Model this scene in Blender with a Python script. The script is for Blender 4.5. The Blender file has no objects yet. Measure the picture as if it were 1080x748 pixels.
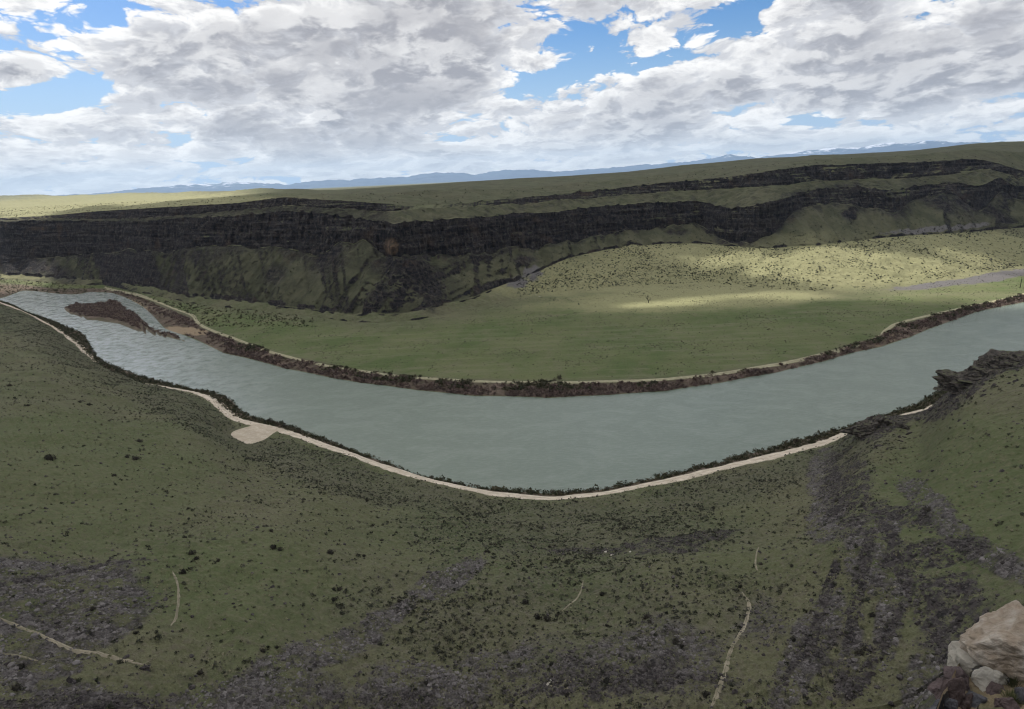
import bpy, math, random
import numpy as np
from mathutils import Matrix, Vector

R = math.radians
random.seed(7)
rng = np.random.default_rng(11)
scene = bpy.context.scene
col = scene.collection

# ------------------------------------------------------------------ camera
CAM = np.array([0.0, 0.0, 120.0])
F = 643.5
ROLL = R(2.6)
PITCH = math.atan(186.0 / F * math.cos(ROLL))
fw = np.array([0, math.cos(PITCH), -math.sin(PITCH)])
up0 = np.array([0, math.sin(PITCH), math.cos(PITCH)])
r0 = np.array([1.0, 0, 0])
right = math.cos(ROLL) * r0 - math.sin(ROLL) * up0
up = math.sin(ROLL) * r0 + math.cos(ROLL) * up0
cam = bpy.data.cameras.new("camera")
cam.sensor_width = 36
cam.sensor_fit = 'HORIZONTAL'
cam.lens = 36 * F / 1080
cam.clip_start = 0.3
cam.clip_end = 80000
co = bpy.data.objects.new("camera", cam)
col.objects.link(co)
M = Matrix(((right[0], up[0], -fw[0], CAM[0]), (right[1], up[1], -fw[1], CAM[1]),
            (right[2], up[2], -fw[2], CAM[2]), (0, 0, 0, 1)))
co.matrix_world = M
scene.camera = co

# ------------------------------------------------------------------ exposure, sun
SUN_EL, SUN_AZ = R(50), R(-38)
SUN = np.array([math.sin(SUN_AZ) * math.cos(SUN_EL), math.cos(SUN_AZ) * math.cos(SUN_EL), math.sin(SUN_EL)])
scene.view_settings.view_transform = 'Standard'
scene.view_settings.look = 'None'
scene.view_settings.exposure = 0.25
scene.view_settings.gamma = 1.0
ld = bpy.data.lights.new("sun", 'SUN')
ld.energy = 5.0
ld.angle = R(0.53)
ld.color = (1.0, 0.95, 0.87)
lo = bpy.data.objects.new("sun", ld)
col.objects.link(lo)
lo.rotation_mode = 'QUATERNION'
lo.rotation_quaternion = Vector(SUN).to_track_quat('Z', 'Y')
scene.cycles.volume_step_rate = 4.0
scene.cycles.pixel_filter_type = "BLACKMAN_HARRIS"
scene.cycles.filter_width = 1.15
scene.cycles.use_denoising = True
scene.cycles.max_bounces = 5
scene.cycles.diffuse_bounces = 3
scene.cycles.glossy_bounces = 2
scene.cycles.transmission_bounces = 3
scene.cycles.volume_bounces = 0
scene.cycles.transparent_max_bounces = 12


def raydir(px, py):
    u = (px - 540) / F
    v = (374 - py) / F
    d = fw + u * right + v * up
    return d / np.linalg.norm(d)


def at_z(px, py, z):
    d = raydir(px, py)
    t = (z - CAM[2]) / d[2]
    return CAM + d * t


def at_r(px, py, r):
    d = raydir(px, py)
    return CAM + d * (r / math.hypot(d[0], d[1]))


def project(x, y, z):
    dx, dy, dz = x - CAM[0], y - CAM[1], z - CAM[2]
    c = dx * fw[0] + dy * fw[1] + dz * fw[2]
    c = np.where(c < 0.01, 0.01, c)
    u = (dx * right[0] + dy * right[1] + dz * right[2]) / c
    v = (dx * up[0] + dy * up[1] + dz * up[2]) / c
    return 540 + u * F, 374 - v * F


# ------------------------------------------------------------------ node helper
class NT:
    def __init__(self, tree):
        self.t = tree
        tree.nodes.clear()

    def n(self, typ, ins=None, **props):
        nd = self.t.nodes.new(typ)
        for k, v in props.items():
            setattr(nd, k, v)
        if ins:
            for k, v in ins.items():
                self.set(nd.inputs[k], v)
        return nd

    def set(self, sock, v):
        if hasattr(v, 'is_linked') or hasattr(v, 'links'):
            self.t.links.new(v, sock)
        elif isinstance(v, (tuple, list)) and len(v) == 3 and sock.type == 'RGBA':
            sock.default_value = (*v, 1)
        else:
            sock.default_value = v

    def m(self, op, a, b=None, c=None, clamp=False):
        nd = self.t.nodes.new('ShaderNodeMath')
        nd.operation = op
        nd.use_clamp = clamp
        self.set(nd.inputs[0], a)
        if b is not None:
            self.set(nd.inputs[1], b)
        if c is not None:
            self.set(nd.inputs[2], c)
        return nd.outputs[0]

    def v(self, op, a, b=None):
        nd = self.t.nodes.new('ShaderNodeVectorMath')
        nd.operation = op
        self.set(nd.inputs[0], a)
        if b is not None:
            if op == 'SCALE':
                self.set(nd.inputs['Scale'], b)
            else:
                self.set(nd.inputs[1], b)
        return nd.outputs['Value'] if op in ('DOT_PRODUCT', 'LENGTH') else nd.outputs['Vector']

    def ss(self, x, a, b, lo=0.0, hi=1.0):
        nd = self.t.nodes.new('ShaderNodeMapRange')
        nd.interpolation_type = 'SMOOTHSTEP'
        for k, q in zip(('Value', 'From Min', 'From Max', 'To Min', 'To Max'), (x, a, b, lo, hi)):
            self.set(nd.inputs[k], q)
        return nd.outputs['Result']

    def mix(self, f, a, b):
        nd = self.t.nodes.new('ShaderNodeMix')
        nd.data_type = 'RGBA'
        nd.clamp_factor = True
        self.set(nd.inputs[0], f)
        self.set(nd.inputs[6], a)
        self.set(nd.inputs[7], b)
        return nd.outputs[2]

    def noise(self, vec, scale, detail=4, rough=0.55, dist=0.0, w=None):
        nd = self.t.nodes.new('ShaderNodeTexNoise')
        nd.inputs['Scale'].default_value = scale
        nd.inputs['Detail'].default_value = detail
        nd.inputs['Roughness'].default_value = rough
        nd.inputs['Distortion'].default_value = dist
        self.set(nd.inputs['Vector'], vec)
        return nd.outputs['Fac']

    def attr(self, name):
        nd = self.t.nodes.new('ShaderNodeAttribute')
        nd.attribute_name = name
        return nd.outputs['Fac']


# ------------------------------------------------------------------ world: clear sky + broken cumulus
world = bpy.data.worlds.new("World")
scene.world = world
world.use_nodes = True
w = NT(world.node_tree)
sky = w.n('ShaderNodeTexSky', sky_type='NISHITA', sun_disc=False, sun_elevation=SUN_EL,
          sun_rotation=SUN_AZ % (2 * math.pi), air_density=1.1, dust_density=0.6, ozone_density=1.5)
dirv = w.n('ShaderNodeTexCoord').outputs['Generated']
sep = w.n('ShaderNodeSeparateXYZ', {0: dirv})
dz = w.m('MAXIMUM', sep.outputs[2], 0.0)
# flat cloud layer: direction -> point on a plane overhead
inv = w.m('DIVIDE', 1.0, w.m('ADD', dz, 0.035))
px_ = w.m('MULTIPLY', sep.outputs[0], inv)
py_ = w.m('MULTIPLY', sep.outputs[1], inv)
hl = w.m('SQRT', w.m('ADD', w.m('MULTIPLY', sep.outputs[0], sep.outputs[0]), w.m('MULTIPLY', sep.outputs[1], sep.outputs[1])))
hl = w.m('MAXIMUM', hl, .15)
lat = w.ss(dz, 0.0, .45, 7.2, 4.2)
P = w.n('ShaderNodeCombineXYZ', {0: w.m('MULTIPLY', w.m('DIVIDE', sep.outputs[0], hl), lat), 1: w.m('MULTIPLY', w.m('DIVIDE', sep.outputs[1], hl), lat),
                                 2: w.m('MULTIPLY', w.m('LOGARITHM', w.m('ADD', dz, .075), 2.718282), 2.7)}).outputs[0]
ymax = w.m('MAXIMUM', sep.outputs[1], 0.05)
qx = w.m('DIVIDE', sep.outputs[0], ymax)
qy = w.m('DIVIDE', dz, ymax)


def cloud_density(vec):
    warp = w.n('ShaderNodeTexNoise', {'Scale': 1.6, 'Detail': 3.0, 'Vector': vec}).outputs['Color']
    wv_ = w.v('ADD', vec, w.v('SCALE', w.v('SUBTRACT', warp, (.5, .5, .5)), .55))
    a = w.noise(wv_, 0.80, 8, 0.54, 0.0)
    v1 = w.n('ShaderNodeTexVoronoi', {'Scale': 2.3, 'Vector': wv_, 'Detail': 4.0, 'Roughness': .55, 'Lacunarity': 2.1}).outputs['Distance']
    puff = w.m('SUBTRACT', .92, w.m('MULTIPLY', v1, 1.0))
    return w.m('ADD', w.m('MULTIPLY', a, 0.76), w.m('MULTIPLY', puff, 0.24))


dens = cloud_density(P)
s2 = SUN[:2] / np.linalg.norm(SUN[:2])
dens_s = cloud_density(w.v('ADD', P, (-0.06, 0.0, 0.17)))


def blob(cx, cy, ax, ay, ang):
    """soft elliptical field around a compass direction of the sky"""
    d = raydir(cx, cy)
    q = (d[0] / d[1], d[2] / d[1])
    ax, ay = ax / F, ay / F
    a = R(ang) + ROLL
    dx = w.m('SUBTRACT', qx, q[0])
    dy = w.m('SUBTRACT', qy, q[1])
    rx = w.m('ADD', w.m('MULTIPLY', dx, math.cos(a) / ax), w.m('MULTIPLY', dy, math.sin(a) / ax))
    ry = w.m('ADD', w.m('MULTIPLY', dx, -math.sin(a) / ay), w.m('MULTIPLY', dy, math.cos(a) / ay))
    r2 = w.m('ADD', w.m('MULTIPLY', rx, rx), w.m('MULTIPLY', ry, ry))
    return w.m('EXPONENT', w.m('MULTIPLY', r2, -1.0))


def total(blobs):
    s = None
    for *b, wt in blobs:
        t = w.m('MULTIPLY', blob(*b), wt)
        s = t if s is None else w.m('ADD', s, t)
    return s


holes = total([(80, 26, 60, 28, 0, .27), (56, 98, 80, 13, 5, .24), (170, 75, 50, 30, 0, -.12),
               (20, 72, 30, 12, 0, -.16), (590, 82, 70, 12, 10, .25), (690, 66, 50, 9, 22, .16), (785, 12, 40, 14, 30, .27),
               (862, 125, 26, 8, 0, .22), (800, 133, 40, 6, 0, .12), (230, 170, 60, 5, 0, .10),
               (300, 90, 110, 60, 0, -.13), (450, 20, 120, 40, 0, -.16), (950, 60, 160, 60, 0, -.12), (480, 95, 60, 30, 0, -.12),
               (560, 150, 420, 34, 3, -.04)])
horiz = w.ss(dz, 0.0, 0.10, 0.03, 0.0)
D = w.m('SUBTRACT', w.m('ADD', dens, w.m('ADD', horiz, 0.245)), holes)
Ds = w.m('SUBTRACT', w.m('ADD', dens_s, w.m('ADD', horiz, 0.245)), holes)
alpha = w.ss(D, 0.480, 0.535)
thick = w.ss(D, 0.55, 0.74)
relief = w.m('SUBTRACT', dens, dens_s)
lit = w.ss(relief, -0.085, 0.085)
core = w.mix(thick, (0.97, 0.98, 1.0), (0.37, 0.375, 0.415))
ccol = w.mix(w.m('MULTIPLY', lit, w.ss(thick, 0.0, 1.0, 0.95, 0.62)), w.mix(0.5, core, (0.40, 0.405, 0.45)), (1.12, 1.11, 1.09))
grey = total([(270, 110, 90, 42, 0, .9), (440, 112, 90, 36, 0, .8), (480, 28, 200, 26, 0, .75), (1000, 36, 130, 34, 0, .8), (730, 104, 80, 20, 0, .5), (90, 150, 110, 12, 0, .6), (300, 160, 140, 9, 0, .5), (640, 130, 120, 12, 0, .45), (950, 110, 110, 14, 0, .4)])
grey = w.m('MULTIPLY', grey, w.ss(w.noise(P, 1.4, 6, .6), .36, .60))
ccol = w.mix(w.m('MULTIPLY', w.m('MINIMUM', grey, .85), w.ss(D, .54, .66)), ccol, (.43, .43, .465))
ccol = w.mix(w.ss(dz, 0.0, 0.08, 0.45, 0.0), ccol, (0.90, 0.91, 0.92))
hs = w.n('ShaderNodeHueSaturation', {'Saturation': 1.45, 'Color': sky.outputs[0]})
skyc = w.v('MULTIPLY', w.v('SCALE', hs.outputs[0], 0.105), (.82, .86, 1.02))
skyc = w.mix(w.ss(dz, 0.0, 0.22, 0.85, 0.0), skyc, (0.42, 0.62, 0.92))
out = w.mix(alpha, skyc, ccol)
# below the horizon: dull ground light
out = w.mix(w.ss(sep.outputs[2], -0.02, 0.0), (0.10, 0.11, 0.08), out)
bg = w.n('ShaderNodeBackground', {'Color': out, 'Strength': 0.86})
w.n('ShaderNodeOutputWorld', {'Surface': bg.outputs[0]})
world.cycles.sampling_method = 'MANUAL'
world.cycles.sample_map_resolution = 512


# ------------------------------------------------------------------ numpy gradient noise
_perm = np.random.default_rng(5).permutation(256)
_perm = np.concatenate([_perm, _perm]).astype(np.int64)
_ga = np.random.default_rng(6).uniform(0, 2 * math.pi, 256)
_gx, _gy = np.cos(_ga), np.sin(_ga)


def perlin(x, y):
    xi = np.floor(x).astype(np.int64)
    yi = np.floor(y).astype(np.int64)
    xf, yf = x - xi, y - yi
    u = xf * xf * xf * (xf * (xf * 6 - 15) + 10)
    v = yf * yf * yf * (yf * (yf * 6 - 15) + 10)

    def g(ix, iy, fx, fy):
        h = _perm[_perm[ix & 255] + (iy & 255)]
        return _gx[h] * fx + _gy[h] * fy
    a = g(xi, yi, xf, yf)
    b = g(xi + 1, yi, xf - 1, yf)
    c = g(xi, yi + 1, xf, yf - 1)
    d = g(xi + 1, yi + 1, xf - 1, yf - 1)
    return (a + (b - a) * u) * (1 - v) + (c + (d - c) * u) * v * 1.0 if False else \
        ((a + (b - a) * u) + ((c + (d - c) * u) - (a + (b - a) * u)) * v) * 1.5


def fbm(x, y, oct=4, gain=0.5, lac=2.03, ox=0.0):
    s, a, t = 0, 1.0, 0
    for i in range(oct):
        s = s + a * perlin(x + ox + 17.3 * i, y - 9.1 * i + ox)
        t += a
        a *= gain
        x, y = x * lac, y * lac
    return s / t


def sstep(x, a, b):
    t = np.clip((x - a) / (b - a), 0, 1)
    return t * t * (3 - 2 * t)


# ------------------------------------------------------------------ object helpers
def tag(o, label=None, cat=None, group=None, kind=None):
    if label:
        o['label'] = label
    if cat:
        o['category'] = cat
    if group:
        o['group'] = group
    if kind:
        o['kind'] = kind
    return o


def mesh_np(name, verts, faces, mat=None, smooth=True, parent=None, attrs=None):
    """verts (n,3), faces (m,k) all with k corners"""
    verts = np.asarray(verts, dtype=np.float32)
    faces = np.asarray(faces, dtype=np.int32)
    me = bpy.data.meshes.new(name)
    me.vertices.add(len(verts))
    me.vertices.foreach_set('co', verts.ravel())
    k = faces.shape[1]
    me.loops.add(faces.size)
    me.loops.foreach_set('vertex_index', faces.ravel())
    me.polygons.add(len(faces))
    me.polygons.foreach_set('loop_start', np.arange(0, faces.size, k, dtype=np.int32))
    me.polygons.foreach_set('loop_total', np.full(len(faces), k, dtype=np.int32))
    me.polygons.foreach_set('use_smooth', np.full(len(faces), smooth))
    me.update(calc_edges=True)
    if attrs:
        for an, av in attrs.items():
            a = me.attributes.new(an, 'FLOAT', 'POINT')
            a.data.foreach_set('value', np.asarray(av, dtype=np.float32).ravel())
    if mat:
        me.materials.append(mat)
    o = bpy.data.objects.new(name, me)
    col.objects.link(o)
    if parent:
        o.parent = parent
    return o


def newmat(name):
    m = bpy.data.materials.new(name)
    m.use_nodes = True
    return m, NT(m.node_tree)


# ------------------------------------------------------------------ terrain: feature lines
# each feature: list of (px, py, mode, value); 'z' = height known, 'r' = horizontal distance known
def feat(pts):
    out = []
    for p in pts:
        px, py, mode, val = p
        q = at_z(px, py, val) if mode == 'z' else at_r(px, py, val)
        out.append((math.atan2(q[0], q[1]), math.hypot(q[0], q[1]), q[2]))
    out.sort()
    return np.array(out)


def zs(z, *pts):
    return [(x, y, 'z', z) for x, y in pts]


def rs(*pts):
    return [(x, y, 'r', r) for x, y, r in pts]


def rsx(*pts):
    return [(x, y, 'r', r * math.sqrt(1 + ((x - 540) / F) ** 2)) for x, y, r in pts]


A = lambda *p: np.array([(R(a), r, z) for a, r, z in p])

near_shore = zs(0.0, (-200, 309), (-60, 314), (0, 317.5), (14, 322), (28, 330), (48, 336), (70, 345), (88, 352), (95, 364), (101, 377),
                (118, 386), (150, 398), (200, 411), (226, 414), (244, 422), (256, 436), (270, 442), (300, 448), (340, 463), (380, 479),
                (440, 502), (500, 515), (560, 520), (590, 521), (640, 516), (700, 503), (760, 488), (810, 474), (860, 460), (900, 449),
                (940, 436), (970, 426), (990, 414), (1020, 402), (1080, 382), (1200, 350))
far_shore = zs(0.0, (-200, 307), (-60, 312), (0, 315.5), (10, 312), (24, 306.5), (45, 308), (60, 310), (80, 311), (95, 308), (118, 309), (137, 316), (151, 324), (164, 336),
               (173, 347), (236, 373), (300, 389), (350, 399), (380, 404), (440, 412), (500, 418), (580, 420), (640, 417), (700, 413),
               (760, 404), (820, 393), (870, 381), (900, 372), (930, 366), (960, 356), (978, 348), (1000, 340), (1030, 329), (1080, 319), (1200, 298))
near_road = [(-60, 306), (-20, 312), (0, 319), (30, 331), (52, 343), (75, 358), (88, 370), (97, 382), (112, 394), (140, 404), (175, 409), (205, 414), (222, 420), (236, 432), (246, 441),
             (258, 445), (290, 452), (340, 469), (400, 490), (460, 508), (520, 520), (580, 526), (640, 520), (700, 508), (760, 494),
             (820, 480), (870, 467), (905, 452), (940, 442), (972, 434), (992, 428), (1030, 412), (1080, 392)]
far_road = [(110, 304), (150, 313), (185, 326), (203, 333), (212, 343), (250, 358), (300, 375), (380, 391), (470, 400), (560, 403), (640, 402), (720, 398), (800, 387),
            (860, 375), (922, 357), (935, 348), (950, 340), (1000, 328), (1060, 315), (1110, 303), (1200, 285)]



class Later:
    """points placed by the slope or the distance from the feature just before"""
    def __init__(self, mode, pts):
        self.mode, self.pts = mode, pts

    def solve(self, prev):
        out = []
        for px, py, val in self.pts:
            d = raydir(px, py)
            h = math.hypot(d[0], d[1])
            k = -d[2] / h
            a = math.atan2(d[0], d[1])
            rf, zf = np.interp(a, prev[:, 0], prev[:, 1]), np.interp(a, prev[:, 0], prev[:, 2])
            if self.mode == 'd':
                r = rf + val
            else:
                r = (CAM[2] - zf + val * rf) / (k + val)
                r = max(r, rf + 4)
            out.append((a, r, CAM[2] - k * r))
        out.sort()
        return np.array(out)


FE = []       # (name, array(az,r,z), rows to the NEXT feature)
FE.append(('centre', A((-180, .3, 118.3), (180, .3, 118.3)), 6))
FE.append(('shelf', np.vstack([A((-60, .6, 118.3), (36, .6, 118.3)), A((40, 11, 102), (60, 13, 101))]), 20))
FE.append(('lip', np.vstack([A((-60, 1.0, 118.3), (36, 1.0, 118.3)), feat(rs((985, 762, 19), (998, 722, 22), (1020, 690, 25), (1050, 674, 26), (1080, 664, 26), (1180, 625, 30)))]), 26))
FE.append(('drop', np.vstack([A((-60, 3.5, 100), (34, 3.5, 100)), feat(rs((955, 800, 24), (1000, 745, 27), (1080, 668, 31), (1180, 640, 34)))]), 16))
FE.append(('foot', np.vstack([A((-60, 50, 60), (30, 50, 58)), feat(rs((960, 800, 48), (1010, 725, 52), (1080, 670, 52), (1180, 630, 55)))]), 18))
FE.append(('bottom', feat(rs((-150, 740, 92), (0, 760, 88), (200, 765, 80), (400, 765, 76), (540, 765, 74), (800, 765, 74), (940, 752, 80), (1000, 715, 86), (1080, 637, 98), (1180, 600, 100))), 190))
FE.append(('mid', feat(rs((-150, 430, 270), (0, 490, 205), (200, 545, 155), (400, 600, 124), (600, 620, 114), (800, 602, 118), (950, 560, 130), (1080, 500, 145), (1180, 470, 150))), 190))
FE.append(('shoulder', np.array(sorted(
    feat(zs(10, (-150, 307), (-60, 315), (0, 325)) + zs(18, (18, 331.5), (32, 335.5), (42, 338)) + zs(10, (54, 349), (66, 358), (86, 378)) +
         zs(16, (112, 391), (150, 403), (190, 413.5)) +
         zs(9, (218, 432), (235, 452), (262, 474), (300, 478), (340, 489), (400, 510), (460, 527), (520, 541), (580, 547), (640, 541), (700, 529), (760, 514), (820, 500), (865, 488)) +
         rs((900, 462, 246), (912, 444, 240), (926, 437, 236), (945, 441, 240), (965, 446, 244), (985, 436, 244), (1000, 405, 240), (1030, 391, 240),
            (1050, 378, 238), (1080, 371, 238), (1200, 350, 240))).tolist())), 26))
NRz = 3.2
FE.append(('road', feat(zs(NRz, *near_road)), 16))
FE.append(('shore', feat(near_shore), 4))
FE.append(('bed_near', None, 10))
FE.append(('bed_far', None, 4))
FE.append(('far_shore', feat(far_shore), 24))
FE.append(('far_road', feat(zs(2.5, (-200, 268), (-80, 282), (0, 298), (60, 304), *far_road)), 90))
FE.append(('talus_foot', feat(zs(6, (-200, 262), (-80, 276), (0, 294), (60, 299), (100, 301), (150, 309), (200, 320), (250, 326), (300, 331), (370, 340), (400, 341), (440, 338),
                                 (480, 330), (540, 316), (560, 311), (640, 304), (740, 300), (800, 305), (860, 308), (940, 303), (1000, 295), (1080, 282), (1200, 262))), 70))
FE.append(('bench_top', Later('s', [(-200, 258, .3), (0, 289, .3), (60, 293, .3), (100, 295, .4), (200, 313, .4), (300, 324, .4), (370, 333, .4), (410, 333, .4), (440, 330, .4), (500, 314, .35),
                                (560, 290, .26), (600, 272, .24), (640, 263, .22), (700, 257, .2), (740, 257, .19), (800, 262, .22), (860, 260, .19), (940, 250, .17), (1000, 247, .16), (1080, 240, .15), (1200, 225, .15)]), 120))
FE.append(('cliff_base', Later('s', [(-200, 250, .5), (0, 279, .45), (60, 272, .5), (100, 268, .55), (150, 266, .58), (200, 262, .6), (250, 258, .62), (300, 262, .62), (340, 270, .62), (360, 258, .62), (385, 253, .64), (410, 270, .7),
                                 (440, 272, .68), (500, 268, .6), (540, 262, .6), (560, 266, .58), (600, 254, .58), (640, 248, .5), (700, 241, .5), (740, 236, .5), (768, 255, .5), (795, 256, .5), (818, 246, .5), (842, 222, .52), (860, 214, .54),
                                 (900, 217, .54), (945, 226, .54), (965, 207, .54), (1000, 206, .54), (1035, 223, .54), (1055, 203, .54), (1080, 213, .54), (1200, 200, .54)]), 130))
FE.append(('cliff_top', Later('d', [(-200, 235, 34), (0, 234, 34), (60, 233, 32), (100, 234, 30), (150, 233, 28), (200, 230, 27), (250, 227, 27), (300, 223, 27), (340, 224, 27), (360, 228, 24), (385, 232, 16), (410, 235, 14),
                                (440, 234, 12), (500, 229, 22), (560, 225, 24), (600, 221, 24), (640, 217, 22), (700, 213, 20), (740, 212, 18), (768, 222, 13), (795, 218, 13), (818, 211, 14), (842, 204, 16), (860, 200, 17),
                                (900, 197, 22), (945, 201, 22), (965, 196, 14), (1000, 193, 16), (1035, 196, 22), (1055, 187, 12), (1080, 200, 12), (1200, 190, 14)]), 40))
FE.append(('upper_base', Later('s', [(-200, 231, .5), (0, 232, .4), (60, 230, .4), (100, 231, .4), (150, 230, .45), (200, 226, .45), (250, 222, .45), (300, 217, .45), (340, 219, .45), (370, 221, .45), (410, 223, .4),
                                 (440, 221, .4), (480, 218, .35), (560, 215, .35), (640, 207, .4), (700, 203, .4), (740, 200, .42), (800, 197, .42), (860, 191, .45),
                                 (900, 190, .45), (960, 188, .45), (1000, 184, .5), (1040, 178, .5), (1080, 187, .5), (1200, 180, .5)]), 44))
FE.append(('rim', Later('d', [(-200, 230, 12), (0, 230, 12), (60, 227, 12), (100, 223, 12), (150, 220, 12), (200, 217, 12), (250, 214, 12), (300, 208, 12), (340, 211, 12), (370, 212, 12), (410, 215, 12),
                          (440, 218, 12), (480, 215, 12), (560, 208, 12), (640, 200, 12), (700, 193, 13), (740, 189, 14), (800, 182, 14), (860, 174, 15),
                          (900, 173, 15), (960, 171, 14), (1000, 169, 14), (1030, 167, 14), (1060, 174, 12), (1080, 181, 12), (1200, 175, 12)]), 50))
FE.append(('slope_back', Later('s', [(-200, 224, .02), (0, 220, .02), (100, 215, .03), (200, 211, .05), (300, 204, .10), (370, 205, .12), (440, 203, .16), (480, 200, .18), (560, 198, .18), (640, 191, .2), (740, 180, .22),
                                 (860, 168, .22), (960, 165, .22), (1030, 157, .25), (1080, 162, .3), (1200, 150, .3)]), 60))
FE.append(('skyline', feat(rsx((-200, 212, 3600), (0, 207, 3400), (100, 206, 3000), (200, 204, 2600), (300, 202, 1900), (380, 199, 1500), (440, 195, 1250), (480, 192, 1200), (540, 188, 1150), (600, 185, 1150), (660, 181, 1150), (720, 174, 1150),
                              (800, 167, 1200), (860, 164, 1200), (920, 161, 1250), (980, 157, 1250), (1000, 154, 1300), (1040, 150, 1350), (1080, 148, 1400), (1200, 145, 1400))), 12))
FE.append(('back', A((-180, 5000, 105), (180, 5000, 105)), 6))
FE.append(('edge', A((-180, 20000, 90), (180, 20000, 90)), 0))
names = [f[0] for f in FE]
IDX = {n: i for i, n in enumerate(names)}

az = np.concatenate([np.linspace(-180, -70, 26)[:-1], np.linspace(-70, -48, 50)[:-1], np.linspace(-48, 49, 1360)[:-1],
                     np.linspace(49, 70, 50)[:-1], np.linspace(70, 180, 26)]) * math.pi / 180
NC = len(az)
FR = np.zeros((len(FE), NC))
FZ = np.zeros((len(FE), NC))
_prev = None
for i, (n, a, _) in enumerate(FE):
    if a is None:
        continue
    if isinstance(a, Later):
        a = a.solve(_prev)
    _prev = a
    FR[i] = np.interp(az, a[:, 0], a[:, 1])
    FZ[i] = np.interp(az, a[:, 0], a[:, 2])
i = IDX['bed_near']
FR[i] = FR[i - 1] + 9
FZ[i] = -2.0
FR[i + 1] = np.maximum(FR[i + 2] - 9, FR[i] + 1)
FZ[i + 1] = -2.0
fine = (az > R(-48)) & (az < R(49))
for n, sg_ in (('shelf', .35), ('lip', .35), ('drop', .35), ('foot', 1.0), ('bottom', 1.2), ('mid', 1.5), ('shoulder', .9), ('road', .15), ('shore', .12), ('far_shore', .15), ('cliff_base', .22), ('cliff_top', .22), ('upper_base', .3), ('rim', .3), ('slope_back', .8), ('skyline', .6)):
    k = int(4 * sg_ / .0713) + 1
    ker = np.exp(-.5 * (np.arange(-k, k + 1) * .0713 / sg_) ** 2)
    ker /= ker.sum()
    for Fx in (FR, FZ):
        v_ = Fx[IDX[n]]
        seg_ = np.pad(v_[fine], k, mode='edge')
        v_[fine] = np.convolve(seg_, ker, 'valid')
# behind the viewer everything is level plateau
arc_ = az * 800
FZ[IDX['cliff_base']] += fbm(arc_ / 60, arc_ * 0 + 5.1, 3) * 9 + fbm(arc_ / 17, arc_ * 0 + 9.1, 2) * 4
FZ[IDX['cliff_top']] += fbm(arc_ / 40, arc_ * 0 + 15.1, 3) * 2.0
FZ[IDX['upper_base']] += fbm(arc_ / 45, arc_ * 0 + 25.1, 3) * 2.5
bw = sstep(np.abs(az), R(62), R(100))
FZ = FZ * (1 - bw) + bw * 118.5
# keep the order outwards
gap = {'shelf': .2, 'lip': .3, 'drop': 1.5, 'foot': 6, 'road': 6, 'shore': 4, 'far_road': 6, 'talus_foot': 8, 'bench_top': 8}
for i in range(1, len(FE)):
    FR[i] = np.maximum(FR[i], FR[i - 1] + gap.get(names[i], 2.5))
# irregular headlands and recesses in the canyon wall
arc = az * 750
hd = fbm(arc / 62, arc * 0 + 3.3, 3) * 20 + fbm(arc / 20, arc * 0 + 8.3, 3) * 8
for n, k in (('cliff_base', 1.0), ('cliff_top', 1.0), ('upper_base', .8), ('rim', .8)):
    FR[IDX[n]] += hd * k * (1 - bw)
for i in range(5, len(FE)):
    FR[i] = np.maximum(FR[i], FR[i - 1] + 2.0)

rows = []
for i, (n, a, k) in enumerate(FE[:-1]):
    for t in np.arange(k) / k:
        rows.append(i + t)
rows.append(len(FE) - 1.0)
rows = np.array(rows)
NR = len(rows)
ri = np.minimum(rows.astype(int), len(FE) - 2)
rt = (rows - ri)[:, None]
RR = FR[ri] * (1 - rt) + FR[ri + 1] * rt
ZZ = FZ[ri] * (1 - rt) + FZ[ri + 1] * rt
# round the profile a little where the ground is soil, keep rock edges sharp
S = np.repeat(rows[:, None], NC, 1)
soft = ((S > IDX['bottom']) & (S < IDX['shoulder'] + .9)) | ((S > IDX['far_road']) & (S < IDX['cliff_base'] - .1)) | (S > IDX['rim'] + .1)
Zs = ZZ.copy()
for _ in range(14):
    Zs[1:-1] = (Zs[:-2] + 2 * Zs[1:-1] + Zs[2:]) / 4
ZZ = np.where(soft, Zs, ZZ)
AZ = np.repeat(az[None, :], NR, 0)
tc = at_z(268, 457, 4.0)
dpad = np.hypot(RR * np.sin(AZ) - tc[0], RR * np.cos(AZ) - tc[1])
pad = (1 - sstep(dpad, 14, 24)) * (RR < FR[IDX['road']][None] + 2)
ZZ = ZZ * (1 - pad) + 4.0 * pad
X0, Y0 = RR * np.sin(AZ), RR * np.cos(AZ)
ARC = AZ * np.minimum(RR, 900)
PX, PY = project(X0, Y0, ZZ)
PX = np.where(front_az := (np.abs(AZ) < R(75)), PX, -9999.0)


def seg(a, b, fa=.15, fb=.15):
    """1 between two features, fading over part of a segment"""
    return sstep(S, IDX[a], IDX[a] + fa) * (1 - sstep(S, IDX[b] - fb, IDX[b]))


front = (1 - np.repeat(bw[None, :], NR, 0))
DZ = np.zeros_like(ZZ)
scr0 = np.exp(-((PX - 900) / 110) ** 2 - ((PY - 620) / 110) ** 2) + np.exp(-((PX - 60) / 110) ** 2 - ((PY - 640) / 50) ** 2) + sstep(PY, 670, 730)
near = seg('bottom', 'road', .05, .5) * (1 - .9 * pad)
DZ += near * (fbm(X0 / 38, Y0 / 38, 3) * 3.0 + fbm(X0 / 9, Y0 / 9, 3, ox=4) * 1.1 + fbm(X0 / 1.9, Y0 / 1.9, 3, .6, ox=9) * .34 + np.clip(scr0, 0, 1) * fbm(X0 / 1.1, Y0 / 1.1, 3, .7, ox=49) * .55)
steep = seg('lip', 'bottom', .05, .02) * sstep(RR, 10, 30)
ledge = (S > IDX['shelf'] + .15) * (S < IDX['drop'] + .5) * sstep(AZ, R(37.5), R(40))
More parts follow.
